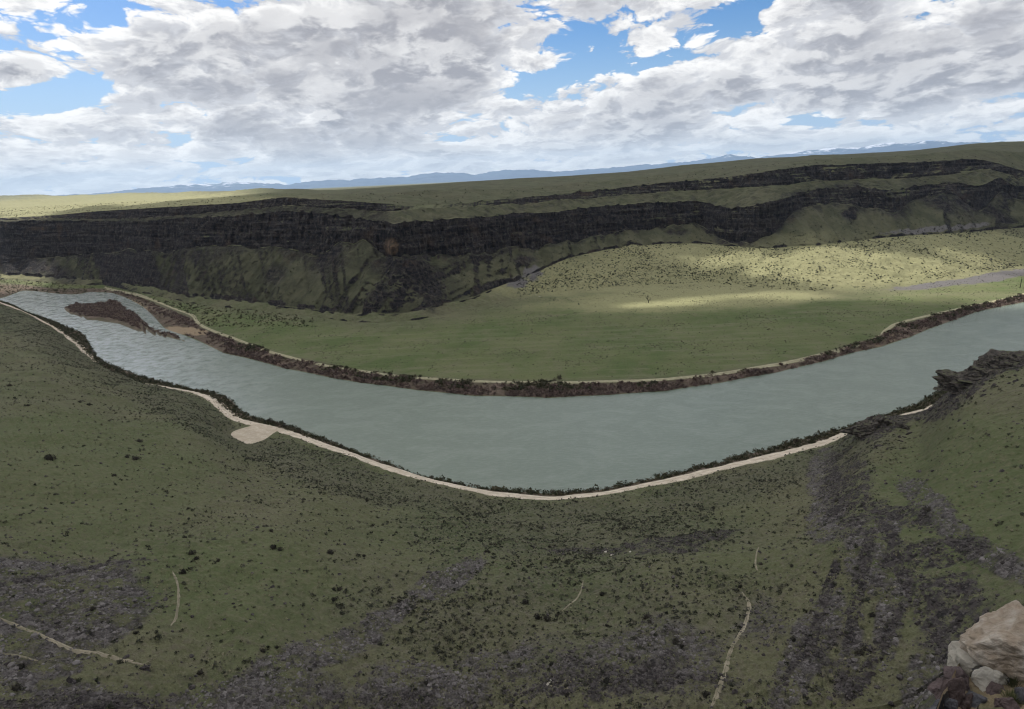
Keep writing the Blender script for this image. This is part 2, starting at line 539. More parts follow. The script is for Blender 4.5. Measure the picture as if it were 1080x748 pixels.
DZ += ledge * (fbm(X0 / 2.2, Y0 / 2.2, 5, .6, ox=33) * .9)
DZ += steep * (fbm(X0 / 9, Y0 / 9, 3) * 1.6 + fbm(X0 / 1.5, Y0 / 1.5, 3, ox=5) * .5)
mead = seg('far_road', 'talus_foot', .1, .02)
DZ += mead * (fbm(X0 / 70, Y0 / 70, 3) * .7 + fbm(X0 / 12, Y0 / 12, 2) * .22)
bench = seg('talus_foot', 'bench_top', .1, .02)
DZ += bench * (np.abs(fbm(X0 / 42, Y0 / 42, 3, ox=2)) * 5 - 1.0 + fbm(X0 / 10, Y0 / 10, 3) * 1.6)
tal = seg('bench_top', 'cliff_base', .05, .12)
sk = np.where(AZ < 0, -.75, .3)
rib = fbm((ARC + RR * sk) / 15, RR / 120, 3, .5, ox=1)
rib2 = 1 - np.abs(fbm((ARC + RR * sk) / 30, RR / 200, 2, .5, ox=6)) * 3.2
lf = 1 - .35 * sstep(AZ, R(8), R(20))
DZ += tal * lf * (rib * 2.7 + rib2 * 2.5 + fbm(X0 / 6, Y0 / 6, 3) * .6)
# rocky rib running down below the promontory
ribm = np.exp(-((PX - (455 - (PY - 280) * .0)) / 34) ** 2) * 0
for cx, cy, ax, ay, h in ((430, 292, 26, 18, 9), (405, 312, 20, 12, 6), (452, 305, 16, 16, 6), (390, 325, 9, 8, 6), (895, 225, 9, 5, 5), (665, 258, 8, 4, 4), (552, 276, 9, 5, 4)):
    DZ += h * np.exp(-((PX - cx) / ax) ** 2 - ((PY - cy) / ay) ** 2) * (S > IDX['talus_foot'] - .3) * (S < IDX['cliff_base'] + .0) * (1 + .9 * fbm(X0 / 7, Y0 / 7, 3))
ben2 = seg('cliff_top', 'upper_base', .1, .1)
ben2 = ben2 * 1.0
DZ += ben2 * fbm(X0 / 9, Y0 / 9, 4) * 2.2
slp = seg('rim', 'skyline', .06, .2)
DZ += slp * (fbm(X0 / 70, Y0 / 70, 4, ox=3) * 3.2 + fbm(X0 / 12, Y0 / 12, 3) * .5)
DZ += seg('slope_back', 'back', .2, .5) * (AZ < R(-12)) * fbm(X0 / 320, Y0 / 320, 3, ox=12) * 16 * sstep(-AZ, R(12), R(22))
DZ += seg('far_shore', 'far_road', .3, .3) * (fbm(X0 / 8, Y0 / 8, 3) * .5)
# island and sandbar in the bend
isl = np.zeros_like(ZZ)
ipoly = np.array([(62, 327), (76, 321), (104, 318), (126, 319.5), (136, 326), (147, 332), (156, 342), (166, 348), (182, 352), (236, 371), (200, 362), (165, 355), (130, 346), (96, 338), (75, 333)])
iw = np.array([at_z(x, y, 0)[:2] for x, y in ipoly])


def poly_in(X, Y, poly):
    ins = np.zeros(X.shape, bool)
    dmin = np.full(X.shape, 1e9)
    n = len(poly)
    for i in range(n):
        x1, y1 = poly[i]
        x2, y2 = poly[(i + 1) % n]
        c = ((y1 > Y) != (y2 > Y)) & (X < (x2 - x1) * (Y - y1) / (y2 - y1 + 1e-12) + x1)
        ins ^= c
        ex, ey = x2 - x1, y2 - y1
        t = np.clip(((X - x1) * ex + (Y - y1) * ey) / (ex * ex + ey * ey), 0, 1)
        dmin = np.minimum(dmin, np.hypot(X - x1 - t * ex, Y - y1 - t * ey))
    return np.where(ins, dmin, -dmin)


sel = (S > IDX['shore']) & (S < IDX['far_road']) & (AZ < R(-20)) & (AZ > R(-50))
sd = np.full(ZZ.shape, -99.0)
sd[sel] = poly_in(X0[sel], Y0[sel], iw)
sd += fbm(X0 / 14, Y0 / 14, 2) * 3
isl = sstep(sd, -3, 6)
ZZ = np.where(isl > 0, np.maximum(ZZ, -2 + isl * 3.4), ZZ)
ZZ = ZZ + DZ * front + (1 - front) * fbm(X0 / 60, Y0 / 60, 3) * 1.2

# cliffs: columns, ledges, buttresses (pushed in plan)
tl_ = np.clip(S - IDX['cliff_base'], 0, 1)
ph_ = fbm(ARC / 60, ARC * 0 + 2.2, 4) * 9
amp_ = .38 + .8 * fbm(ARC / 28, tl_ * 2.5, 3)
wid_ = np.repeat((FR[IDX['cliff_top']] - FR[IDX['cliff_base']])[None], NR, 0)
ter = amp_ * wid_ * np.sin(2 * math.pi * 3 * tl_ + ph_) / (2 * math.pi * 3) * ((S > IDX['cliff_base']) & (S < IDX['cliff_top']))
RR = RR + ter * front
cl = np.maximum(seg('cliff_base', 'cliff_top', .02, .02), seg('upper_base', 'rim', .05, .05))
dr = fbm(ARC / 11, ZZ / 45, 4, .6, ox=3) * 9.5 + fbm(ARC / 2.8, ZZ / 16, 3, .6, ox=7) * 2.6 + fbm(ARC / 90, ZZ / 8, 3, .6, ox=15) * 4.5
RR = RR + cl * dr * front
RR = np.maximum.accumulate(RR, axis=0)
X0, Y0 = RR * np.sin(AZ), RR * np.cos(AZ)
VX = np.stack([X0, Y0, ZZ], -1)


def height(x, y):
    """ground height below (x, y)"""
    a = math.atan2(x, y)
    r = math.hypot(x, y)
    j = min(max(int(np.searchsorted(az, a)) - 1, 0), NC - 2)
    t = (a - az[j]) / (az[j + 1] - az[j])
    z0 = np.interp(r, RR[:, j], ZZ[:, j])
    z1 = np.interp(r, RR[:, j + 1], ZZ[:, j + 1])
    return float(z0 * (1 - t) + z1 * t)


def ground_at_pixel(px, py, r0_=60, r1_=1600):
    """first ground point seen in that direction from the viewpoint"""
    d = raydir(px, py)
    h = math.hypot(d[0], d[1])
    a = math.atan2(d[0], d[1])
    j = min(max(int(np.searchsorted(az, a)) - 1, 0), NC - 2)
    rr, zz = RR[:, j], ZZ[:, j]
    k = np.nonzero((rr > r0_) & (zz >= CAM[2] + d[2] / h * rr))[0]
    if len(k) == 0:
        return None
    k = k[0]
    f0 = zz[k - 1] - (CAM[2] + d[2] / h * rr[k - 1])
    f1 = zz[k] - (CAM[2] + d[2] / h * rr[k])
    t = 0 if f1 == f0 else np.clip(-f0 / (f1 - f0), 0, 1)
    r = rr[k - 1] + (rr[k] - rr[k - 1]) * t
    x, y = d[0] / h * r, d[1] / h * r
    return np.array([x, y, height(x, y)]), float(rows[k])


# ------------------------------------------------------------------ ground cover masks
def blobs(lst, noise_amp=.55, sc=14, ox=0, gain=1.25):
    f = np.zeros_like(ZZ)
    for cx, cy, ax, ay, ang, wt in lst:
        a = R(ang)
        dx, dy = PX - cx, -(PY - cy)
        u = (dx * math.cos(a) + dy * math.sin(a)) / ax
        v = (-dx * math.sin(a) + dy * math.cos(a)) / ay
        f = np.maximum(f, gain * wt * np.exp(-(u * u + v * v) ** 1.5 * .7))
    nz = fbm(X0 / sc, Y0 / sc, 4, .6, ox=ox)
    return f + nz * noise_amp * sstep(f, .02, .5)


nearm = (S < IDX['shoulder'] + .6) & (S > IDX['foot'])
scree = blobs([(45, 640, 110, 42, 0, 1), (15, 690, 80, 22, 0, .8), (110, 655, 50, 30, 10, .8), (40, 738, 170, 18, -3, .9), (250, 738, 120, 22, 8, .8), (330, 690, 80, 16, 22, .75),
               (400, 655, 60, 9, 30, .9), (470, 612, 40, 12, 24, 1), (440, 725, 90, 30, 0, .6), (560, 700, 90, 35, 0, .45), (700, 700, 80, 50, 0, .5),
               (868, 500, 16, 26, -10, .9), (872, 545, 18, 28, -20, .8), (912, 585, 22, 40, 10, 1), (935, 560, 14, 24, -20, .8), (940, 650, 14, 60, -12, .9), (850, 690, 22, 60, -30, .9), (895, 700, 12, 50, -10, .7),
               (975, 525, 32, 12, -38, .9), (1035, 585, 55, 12, -28, .95), (1000, 560, 30, 12, -35, .9), (975, 715, 20, 50, -20, .8), (800, 655, 30, 40, 40, .5)], .6, 16, 3) * nearm
darkr = blobs([(1005, 650, 40, 50, 30, .8), (905, 625, 75, 7, 78, .95), (950, 600, 80, 8, -68, .95), (985, 640, 70, 8, -60, .9), (868, 640, 55, 6, 72, .85), (925, 690, 60, 8, 60, .85), (840, 700, 50, 6, 60, .7), (985, 590, 50, 14, 10, .9), (895, 520, 30, 50, 10, .6), (960, 545, 40, 14, -30, .7), (728, 566, 44, 6, 10, 1.2), (60, 748, 120, 16, 0, .8), (900, 452, 30, 12, 20, .4),
               (930, 445, 40, 12, 20, .9), (1000, 420, 40, 16, 30, .9), (1050, 388, 45, 12, 20, 1), (660, 715, 130, 40, 0, .48), (880, 700, 60, 50, 0, .35), (650, 580, 120, 6, 3, .45), (70, 610, 90, 2.5, 9, .9), (420, 740, 100, 20, 0, .4)], .8, 7, 8) * (S < IDX['road'])
lush = blobs([(1030, 510, 90, 70, 0, 1), (880, 640, 30, 20, 0, .5), (80, 500, 160, 70, 0, .7), (250, 620, 130, 60, 0, .7), (420, 560, 120, 40, 0, .6), (760, 560, 80, 60, 0, .45), (600, 700, 60, 40, 0, .4)], .4, 30, 5) * nearm
sagez = blobs([(60, 350, 120, 26, -25, .8), (180, 410, 130, 24, -22, .8), (290, 470, 160, 20, -22, 1), (430, 520, 130, 18, -12, 1), (600, 560, 180, 30, 0, .9), (760, 515, 90, 16, 10, .9), (870, 480, 60, 14, 15, .9), (560, 640, 260, 70, 0, .5)], .5, 12, 1) * nearm
sand = np.zeros_like(ZZ)
sand += blobs([(197, 349, 22, 4, -5, .75), (215, 366, 16, 3, -12, .5), (145, 325, 20, 10, -30, .4), (935, 357, 20, 8, 25, .35)], .5, 9, 2) * (S > IDX['bed_far'] - .5) * (S < IDX['far_road'])
sand += ledge * .55 * (1 + fbm(X0 / 1.5, Y0 / 1.5, 3, ox=70)) * (PX > 978)
sand += blobs([(120, 613, 60, 1.6, 8, .2)], .2, 9, 2) * nearm
brushy = np.clip(seg('far_shore', 'far_road', .0, .3) + isl, 0, 1) * ((S > IDX['shore']) & (S < IDX['far_road']))
brushy = np.maximum(brushy, ((S > IDX['road'] + .3) & (S < IDX['shore'] + .3)) * .9)
dry_sunlit = blobs([(740, 312, 160, 14, 3, .8), (820, 280, 280, 28, 3, 1), (1000, 262, 120, 18, 0, .9), (30, 222, 120, 10, 0, .9), (150, 213, 160, 8, 0, .8), (20, 288, 40, 6, 0, .9)], .5, 60, 7) * (S > IDX['far_road'])
purp = blobs([(545, 299, 15, 5, 10, .8), (560, 290, 14, 8, 20, .7), (1000, 299, 60, 3, 6, 1), (1050, 292, 40, 5, 10, 1), (990, 242, 60, 3, 5, .9)], .7, 14, 4) * (S > IDX['far_road'] + .2)
rockb = np.clip(seg('cliff_base', 'cliff_top', .02, .01), 0, 1) + np.clip(seg('upper_base', 'rim', .02, .01), 0, 1)
rockb = np.maximum(rockb, blobs([(430, 290, 34, 14, -18, 1), (455, 312, 12, 14, 0, .9), (400, 318, 14, 8, 30, .7), (895, 226, 8, 6, 0, .9), (345, 268, 22, 20, 20, .8), (552, 276, 12, 5, 0, .8), (20, 280, 40, 9, -5, .95), (60, 287, 22, 8, -22, .8),
                                 (290, 290, 12, 8, 30, .7), (215, 272, 22, 7, 0, .6), (715, 246, 12, 3, 0, .7)], .7, 10, 11) * (S > IDX['talus_foot']) * (S < IDX['cliff_base']))
# the tier fades out where the photograph shows grass running over the bench
gapm = np.exp(-((PX - 452) / 16) ** 2) * (S > IDX['cliff_top'] + .1) * (S < IDX['rim'] + .1)
rockb = np.maximum(rockb, (S >= IDX['cliff_top']) * (S <= IDX['upper_base']) * (1 - sstep(PX, 395, 435)) * (.55 + .6 * fbm(X0 / 14, Y0 / 14, 4, ox=19)))
rockb = np.maximum(rockb, (S >= IDX['cliff_top']) * (S <= IDX['upper_base']) * .5 * sstep(fbm(X0 / 12, Y0 / 12, 4, ox=29), -.05, .3))
# broken rock and rubble spilling down from the foot of the walls
spill = sstep(S, IDX['cliff_base'] - .55, IDX['cliff_base'] - .02) * (S < IDX['cliff_base']) * sstep(fbm(ARC / 20, RR / 60, 4, .6, ox=61) + .55 * sstep(S, IDX['cliff_base'] - .3, IDX['cliff_base']), .10, .5)
rockb = np.maximum(rockb, spill * .70)
brk_ = sstep(fbm(ARC / 26, ZZ / 11, 4, .6, ox=83) + .24, -.10, .22)
rockb = rockb * (1 - sstep(PX, 640, 760) * (1 - brk_) * ((S > IDX['cliff_base'])))
rockb = np.maximum(rockb, blobs([(800, 238, 46, 13, 27, 1.1), (835, 215, 22, 12, 20, .9), (905, 212, 44, 9, -8, .8), (945, 218, 14, 12, -50, .8), (985, 210, 30, 9, -25, .8), (1020, 212, 18, 14, -40, .8), (1052, 228, 34, 6, -30, .9), (880, 200, 30, 5, 10, .8), (1068, 204, 20, 4, -5, .8)], .9, 9, 57)
                   * (S > IDX['bench_top'] + .15) * (S < IDX['upper_base']))
rockb = rockb * (1 - gapm)
meadow = np.clip(seg('far_road', 'talus_foot', .02, .35), 0, 1)
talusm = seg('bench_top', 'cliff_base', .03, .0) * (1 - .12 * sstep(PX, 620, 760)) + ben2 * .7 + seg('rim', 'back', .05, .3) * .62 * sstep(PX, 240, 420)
orange = blobs([(413, 260, 8, 9, 0, .8), (40, 241, 14, 3, 0, .45), (700, 262, 2, 2, 0, .0)], .3, 5, 2) * (S > IDX['cliff_base'] - .3)
attrs = dict(scree=scree, darkr=darkr, lush=lush, sagez=sagez, sand=sand, brushy=brushy, dry_sunlit=dry_sunlit, purp=purp, rockb=rockb, meadow=meadow, orange=orange, talus=talusm, soil=((S > IDX['drop'] + .8) & (S < IDX['road'] + 1)) * .85)

# ------------------------------------------------------------------ terrain material
tm, t = newmat("canyon_ground")
geo = t.n('ShaderNodeNewGeometry')
pos = geo.outputs['Position']
nz_ = t.n('ShaderNodeSeparateXYZ', {0: geo.outputs['Normal']}).outputs[2]
n_big = t.noise(pos, .018, 4, .55)
n_med = t.noise(pos, .11, 5, .6)
n_fin = t.noise(pos, .7, 5, .65)
n_vf = t.noise(pos, 3.2, 4, .7)
grass = t.mix(t.ss(n_med, .35, .68), (.080, .096, .043), (.118, .128, .068))
grass = t.mix(t.ss(n_big, .40, .62, 0, .55), grass, (.135, .124, .078))
grass = t.mix(t.ss(n_fin, .46, .66, 0, .75), grass, (.122, .108, .080))
grass = t.mix(t.ss(n_vf, .50, .70, 0, .55), grass, (.045, .05, .026))
lushc = t.mix(t.ss(n_fin, .40, .7), (.082, .102, .044), (.128, .130, .070))
grass = t.mix(t.ss(t.noise(pos, 1.5, 6, .75), .52, .66, 0, .65), grass, (.17, .155, .105))
grass = t.mix(t.ss(t.noise(pos, .42, 7, .78), .50, .62, 0, .42), grass, (.050, .054, .034))
lushc = t.mix(t.ss(t.noise(pos, .6, 7, .78), .53, .64, 0, .45), lushc, (.055, .06, .035))
c = t.mix(t.m('MULTIPLY', t.ss(t.attr('lush'), .2, .8), .6), grass, lushc)
mc = t.mix(t.ss(n_big, .36, .64), (.080, .108, .040), (.118, .132, .060))
mc = t.mix(t.ss(n_med, .42, .72, 0, .65), mc, (.135, .128, .078))
fur = t.noise(t.n('ShaderNodeMapping', {'Vector': pos, 'Scale': (.012, .16, .1), 'Rotation': (0, 0, R(6))}).outputs[0], 1.0, 5, .65)
mc = t.mix(t.ss(t.noise(pos, .45, 6, .75), .50, .66, 0, .5), mc, (.075, .085, .045))
mc = t.mix(t.ss(fur, .50, .66, 0, .35), mc, (.17, .16, .105))
mc = t.mix(t.ss(fur, .50, .36, 0, .2), mc, (.07, .085, .038))
c = t.mix(t.attr('meadow'), c, mc)
dc = t.mix(t.ss(n_fin, .40, .65), (.26, .25, .135), (.19, .19, .10))  # dry straw colour, raised so the sun patches come out brighter
c = t.mix(t.m('MULTIPLY', t.ss(t.attr('dry_sunlit'), .15, .8), .8), c, dc)
sg = t.mix(t.ss(n_fin, .40, .6), (.045, .05, .032), (.10, .098, .075))
c = t.mix(t.m('MULTIPLY', t.ss(t.attr('sagez'), .1, .9), .38), c, sg)
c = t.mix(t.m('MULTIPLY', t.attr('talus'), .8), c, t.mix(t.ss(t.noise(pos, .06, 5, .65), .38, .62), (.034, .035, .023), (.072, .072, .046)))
# scree: broken grey violet stones
vor = t.n('ShaderNodeTexVoronoi', {'Scale': 1.1, 'Vector': t.v('ADD', pos, t.n('ShaderNodeTexNoise', {'Scale': .9, 'Vector': pos}).outputs['Color'])})
vcol = t.n('ShaderNodeSeparateXYZ', {0: vor.outputs['Color']}).outputs[0]
sc_ = t.mix(vcol, (.048, .043, .041), (.155, .142, .138))
sc_ = t.mix(t.ss(n_vf, .45, .68, 0, .8), sc_, (.045, .042, .038))
scm = t.m('MULTIPLY', t.ss(t.attr('scree'), .28, .62), t.ss(t.noise(pos, .22, 7, .72), .42, .56))
c = t.mix(scm, c, sc_)
c = t.mix(t.ss(t.attr('purp'), .4, .8), c, t.mix(n_fin, (.085, .080, .078), (.155, .146, .146)))
drk = t.mix(vcol, (.022, .02, .021), (.075, .066, .064))
dkm = t.m('MULTIPLY', t.ss(t.attr('darkr'), .35, .7), t.ss(t.noise(pos, .5, 6, .7), .40, .55))
c = t.mix(dkm, c, drk)
br = t.mix(t.ss(n_med, .35, .65), (.075, .062, .042), (.13, .098, .078))
c = t.mix(t.attr('brushy'), c, br)
c = t.mix(t.ss(t.attr('sand'), .3, .6), c, t.mix(n_fin, (.17, .125, .08), (.31, .245, .165)))
# basalt
sz = t.n('ShaderNodeMapping', {'Vector': pos, 'Scale': (.03, .03, .33)}).outputs[0]
strata = t.noise(sz, 1.0, 6, .65)
cz = t.n('ShaderNodeMapping', {'Vector': pos, 'Scale': (.45, .45, .12)}).outputs[0]
colmn = t.noise(cz, 1.0, 4, .6)
rock = t.mix(t.ss(strata, .38, .64), (.016, .015, .018), (.042, .038, .037))
rock = t.mix(t.ss(colmn, .52, .72, 0, .35), rock, (.08, .066, .058))
brk = t.noise(pos, .22, 7, .72)
fis = t.noise(t.n('ShaderNodeMapping', {'Vector': pos, 'Scale': (.38, .38, .035)}).outputs[0], 1.0, 5, .65)
rock = t.mix(t.ss(fis, .47, .38, 0, .85), rock, (.010, .010, .011))
rock = t.mix(t.ss(brk, .50, .66, 0, .75), rock, (.085, .076, .068))
rock = t.mix(t.ss(brk, .46, .34, 0, .8), rock, (.012, .012, .014))
rock = t.mix(t.ss(t.noise(pos, .045, 4, .6), .55, .72, 0, .6), rock, (.07, .05, .038))
rock = t.mix(t.ss(t.attr('orange'), .3, .8), rock, t.mix(t.ss(brk, .4, .6), (.13, .09, .06), (.06, .045, .035)))
slope = t.m('ADD', nz_, t.m('MULTIPLY', t.m('SUBTRACT', t.noise(pos, .16, 6, .7), .5), .42))
rf = t.m('MAXIMUM', t.ss(slope, .70, .56), t.m('MULTIPLY', t.attr('rockb'), t.ss(slope, 1.05, .80)))
rf = t.m('MULTIPLY', rf, t.m('SUBTRACT', 1.0, t.attr('soil')))
rf = t.m('MULTIPLY', rf, t.m('SUBTRACT', 1.0, t.attr('meadow')))
c = t.mix(rf, c, rock)
h = t.m('ADD', t.m('MULTIPLY', n_fin, .5), t.m('MULTIPLY', n_vf, .22))
h = t.m('ADD', h, t.m('MULTIPLY', t.m('MULTIPLY', scm, vor.outputs['Distance']), -.55))
h = t.m('ADD', h, t.m('MULTIPLY', rf, t.m('ADD', t.m('MULTIPLY', colmn, 3.4), t.m('MULTIPLY', strata, 2.2))))
bump = t.n('ShaderNodeBump', {'Height': h, 'Strength': .9, 'Distance': 1.0})
bs = t.n('ShaderNodeBsdfPrincipled', {'Base Color': c, 'Roughness': .95, 'Normal': bump.outputs[0], 'Specular IOR Level': .12})
t.n('ShaderNodeOutputMaterial', {0: bs.outputs[0]})

# split the one ground sheet into its named parts along shared rows
rowof = lambda n, f=0: int(np.argmin(np.abs(rows - (IDX[n] + f))))
cuts = [('hillside', 0, rowof('shore')), ('riverbed', rowof('shore'), rowof('far_shore')), ('river_flat_meadow', rowof('far_shore'), rowof('talus_foot')),
        ('canyon_slopes', rowof('talus_foot'), rowof('rim')), ('plateau', rowof('rim'), NR - 1)]
for nm, a, b in cuts:
    n_r = b - a + 1
    v = VX[a:b + 1].reshape(-1, 3)
    ii = np.arange((n_r - 1) * (NC - 1))
    rr_, cc_ = ii // (NC - 1), ii % (NC - 1)
    i0 = rr_ * NC + cc_
    f = np.stack([i0, i0 + 1, i0 + 1 + NC, i0 + NC], -1)[:, ::-1]
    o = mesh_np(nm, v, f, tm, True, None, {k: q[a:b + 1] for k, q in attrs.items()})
    tag(o, kind='structure')

# ------------------------------------------------------------------ water
wm, t = newmat("river_water")
pos = t.n('ShaderNodeNewGeometry').outputs['Position']
wv = t.n('ShaderNodeMapping', {'Vector': pos, 'Scale': (1, 1.6, 1), 'Rotation': (0, 0, R(20))}).outputs[0]
n1 = t.noise(wv, .55, 6, .75)
n2 = t.noise(wv, .09, 4, .6, .6)
hh = t.m('ADD', t.m('MULTIPLY', n1, .45), t.m('MULTIPLY', n2, .25))
n3 = t.ss(t.noise(wv, .035, 5, .65, 1.2), .42, .64)
bump = t.n('ShaderNodeBump', {'Height': hh, 'Strength': .40, 'Distance': 1.0})
wf = t.noise(t.n('ShaderNodeMapping', {'Vector': pos, 'Scale': (.25, .9, 1), 'Rotation': (0, 0, R(12))}).outputs[0], 1.0, 5, .7)
n3 = t.m('ADD', t.m('MULTIPLY', n3, .5), t.m('MULTIPLY', t.ss(wf, .42, .66), .55))
rif_glare = t.m('MULTIPLY', t.attr('riffle_glare'), t.ss(t.noise(pos, .12, 6, .75), .30, .62))
wc = t.mix(n3, (.138, .172, .138), (.178, .210, .176))
wc = t.mix(t.m('MULTIPLY', rif_glare, .9), wc, (.50, .54, .55))  # pale riffles, with silvery sky glare put into the water colour
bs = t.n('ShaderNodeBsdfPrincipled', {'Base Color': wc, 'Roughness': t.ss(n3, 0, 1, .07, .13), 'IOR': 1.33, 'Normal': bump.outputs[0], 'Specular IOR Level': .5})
t.n('ShaderNodeOutputMaterial', {0: bs.outputs[0]})
a0, a1 = rowof('road', .5), rowof('far_road', -.3)
jj = np.nonzero(np.abs(az) < R(64))[0][::3]
wn = 24
wr = (FR[IDX['road']][jj][None] * .5 + FR[IDX['shore']][jj][None] * .5) * (1 - np.linspace(0, 1, wn)[:, None]) + \
     (FR[IDX['far_shore']][jj] * .6 + FR[IDX['far_road']][jj] * .4)[None] * np.linspace(0, 1, wn)[:, None]
wvx = np.stack([wr * np.sin(az[jj]), wr * np.cos(az[jj]), wr * 0 + .02], -1).reshape(-1, 3)
m_ = len(jj)
ii = np.arange((wn - 1) * (m_ - 1))
i0 = ii // (m_ - 1) * m_ + ii % (m_ - 1)
o = mesh_np('river_water', wvx, np.stack([i0, i0 + 1, i0 + 1 + m_, i0 + m_], -1)[:, ::-1], wm, True, None, {'riffle_glare': 1 - sstep(project(wvx[:, 0], wvx[:, 1], wvx[:, 2])[0] + fbm(wvx[:, 0] / 60, wvx[:, 1] / 60, 3) * 60, 20, 330)})
tag(o, kind='structure')

# ------------------------------------------------------------------ roads and footpaths draped on the ground


def resample(P_, step):
    P_ = np.asarray(P_, float)
    # Catmull-Rom then even spacing
    Q = []
    n = len(P_)
    for i in range(n - 1):
        p0, p1, p2, p3 = P_[max(i - 1, 0)], P_[i], P_[i + 1], P_[min(i + 2, n - 1)]
        for tt in np.linspace(0, 1, 12, endpoint=False):
            Q.append(.5 * ((2 * p1) + (-p0 + p2) * tt + (2 * p0 - 5 * p1 + 4 * p2 - p3) * tt ** 2 + (-p0 + 3 * p1 - 3 * p2 + p3) * tt ** 3))
    Q.append(P_[-1])
    Q = np.array(Q)
    d = np.concatenate([[0], np.cumsum(np.linalg.norm(np.diff(Q, axis=0), axis=1))])
    m = max(int(d[-1] / step), 2)
    s = np.linspace(0, d[-1], m)
    return np.stack([np.interp(s, d, Q[:, k]) for k in range(Q.shape[1])], -1)


def strip(name, pts, width, mat, lift=.10, step=2.0, jitter=.25, cross=11, seed=0, taper=False):
    C = resample(pts, step)
    T = np.gradient(C, axis=0)
    T /= np.linalg.norm(T, axis=1)[:, None] + 1e-9
    N = np.stack([-T[:, 1], T[:, 0]], -1)
    V = []
    ACR = []
    for i, (c_, n_) in enumerate(zip(C, N)):
        wl = width * .5 * (1 + jitter * float(fbm(np.array([i * step / 6.0]), np.array([seed + .5]), 3)[0]) * 1.6)
        wr_ = width * .5 * (1 + jitter * float(fbm(np.array([i * step / 6.0]), np.array([seed + 9.5]), 3)[0]) * 1.6)
        if taper:
            q = min(i, len(C) - 1 - i) / max(len(C) * .12, 1)
            wl *= min(1, .25 + q)
            wr_ *= min(1, .25 + q)
        zc = []
        for k in range(cross):
            s = k / (cross - 1) * 2 - 1
            p = c_ + n_ * (wl if s < 0 else wr_) * s
            e = -.12 if k in (0, cross - 1) else lift
            V.append((p[0], p[1], height(p[0], p[1]) + e))
            ACR.append(abs(s))
    n = len(C)
    ii = np.arange((n - 1) * (cross - 1))
    i0 = ii // (cross - 1) * cross + ii % (cross - 1)
    return mesh_np(name, V, np.stack([i0, i0 + cross, i0 + cross + 1, i0 + 1], -1), mat, True, None, {'across': ACR})


def dirt_mat(name, c0, c1, c2):
    m, t = newmat(name)
    pos = t.n('ShaderNodeNewGeometry').outputs['Position']
    a = t.noise(pos, .35, 5, .6)
    b = t.noise(pos, 3.0, 4, .7)
    c = t.mix(t.ss(a, .35, .65), c0, c1)
    c = t.mix(t.ss(b, .5, .75, 0, .6), c, c2)
    ac = t.m('ADD', t.attr('across'), t.m('MULTIPLY', t.m('SUBTRACT', t.noise(pos, .8, 5, .7), .5), .9))
    c = t.mix(t.ss(ac, .16, .02, 0, .5), c, c2)
    c = t.mix(t.ss(ac, .72, .98, 0, .85), c, c2)
    bp = t.n('ShaderNodeBump', {'Height': b, 'Strength': .5, 'Distance': .15})
    bs = t.n('ShaderNodeBsdfPrincipled', {'Base Color': c, 'Roughness': .95, 'Normal': bp.outputs[0], 'Specular IOR Level': .1})
    t.n('ShaderNodeOutputMaterial', {0: bs.outputs[0]})
    return m


road_m = dirt_mat("pale_gravel", (.44, .38, .30), (.60, .53, .43), (.33, .28, .21))
track_m = dirt_mat("grassy_dirt_track", (.26, .24, .16), (.34, .32, .22), (.15, .15, .08))
path_m = dirt_mat("bare_footpath_soil", (.18, .162, .115), (.28, .248, .185), (.11, .105, .07))

nr = [at_z(x, y, NRz)[:2] for x, y in near_road]
tag(strip('gravel_road', nr, 7.6, road_m, .12, 2.0, .30), kind='structure')
# turnaround beside the road
V, Fc = [], []
nrg, nsg = 10, 64
for a in range(nrg + 1):
    for b in range(nsg):
        th = 2 * math.pi * b / nsg
        k = a / nrg * (1 + .22 * float(perlin(np.array([math.cos(th) * 1.5 + 3]), np.array([math.sin(th) * 1.5]))[0]))
        x = tc[0] + 12.5 * k * math.cos(th)
        y = tc[1] + 12.5 * k * math.sin(th)
        V.append((x, y, height(x, y) + (.14 if a < nrg else -.15)))
for a in range(nrg):
    for b in range(nsg):
        Fc.append((a * nsg + b, (a + 1) * nsg + b, (a + 1) * nsg + (b + 1) % nsg, a * nsg + (b + 1) % nsg))
tag(mesh_np('gravel_turnaround_path', V, Fc, road_m), kind='structure')
fr = [at_z(x, y, 2.6)[:2] for x, y in far_road]
tag(strip('far_bank_dirt_road', fr, 3.4, track_m, .14, 3.0, .15), kind='structure')


def pixpath(pts):
    o = []
    for x, y in pts:
        g = ground_at_pixel(x, y)
        if g is not None:
            o.append(g[0][:2])
    return o


paths = [([(800, 577), (797, 592), (799, 602)], .5), ([(783, 625), (790, 640), (784, 662), (772, 684), (765, 705), (758, 725), (750, 748)], 1.0),
         ([(0, 652), (40, 668), (75, 685), (110, 691), (140, 698), (155, 701)], .9), ([(182, 602), (188, 622), (186, 648), (180, 660)], .6),
         ([(615, 612), (612, 625), (600, 638), (592, 645)], .55), ([(0, 688), (20, 692), (40, 697)], .5)]
for k, (pp, wd) in enumerate(paths):
    tag(strip('footpath', pixpath(pp), wd * .95, path_m, .07, .7, .45, 5, k * 3, True), kind='structure')

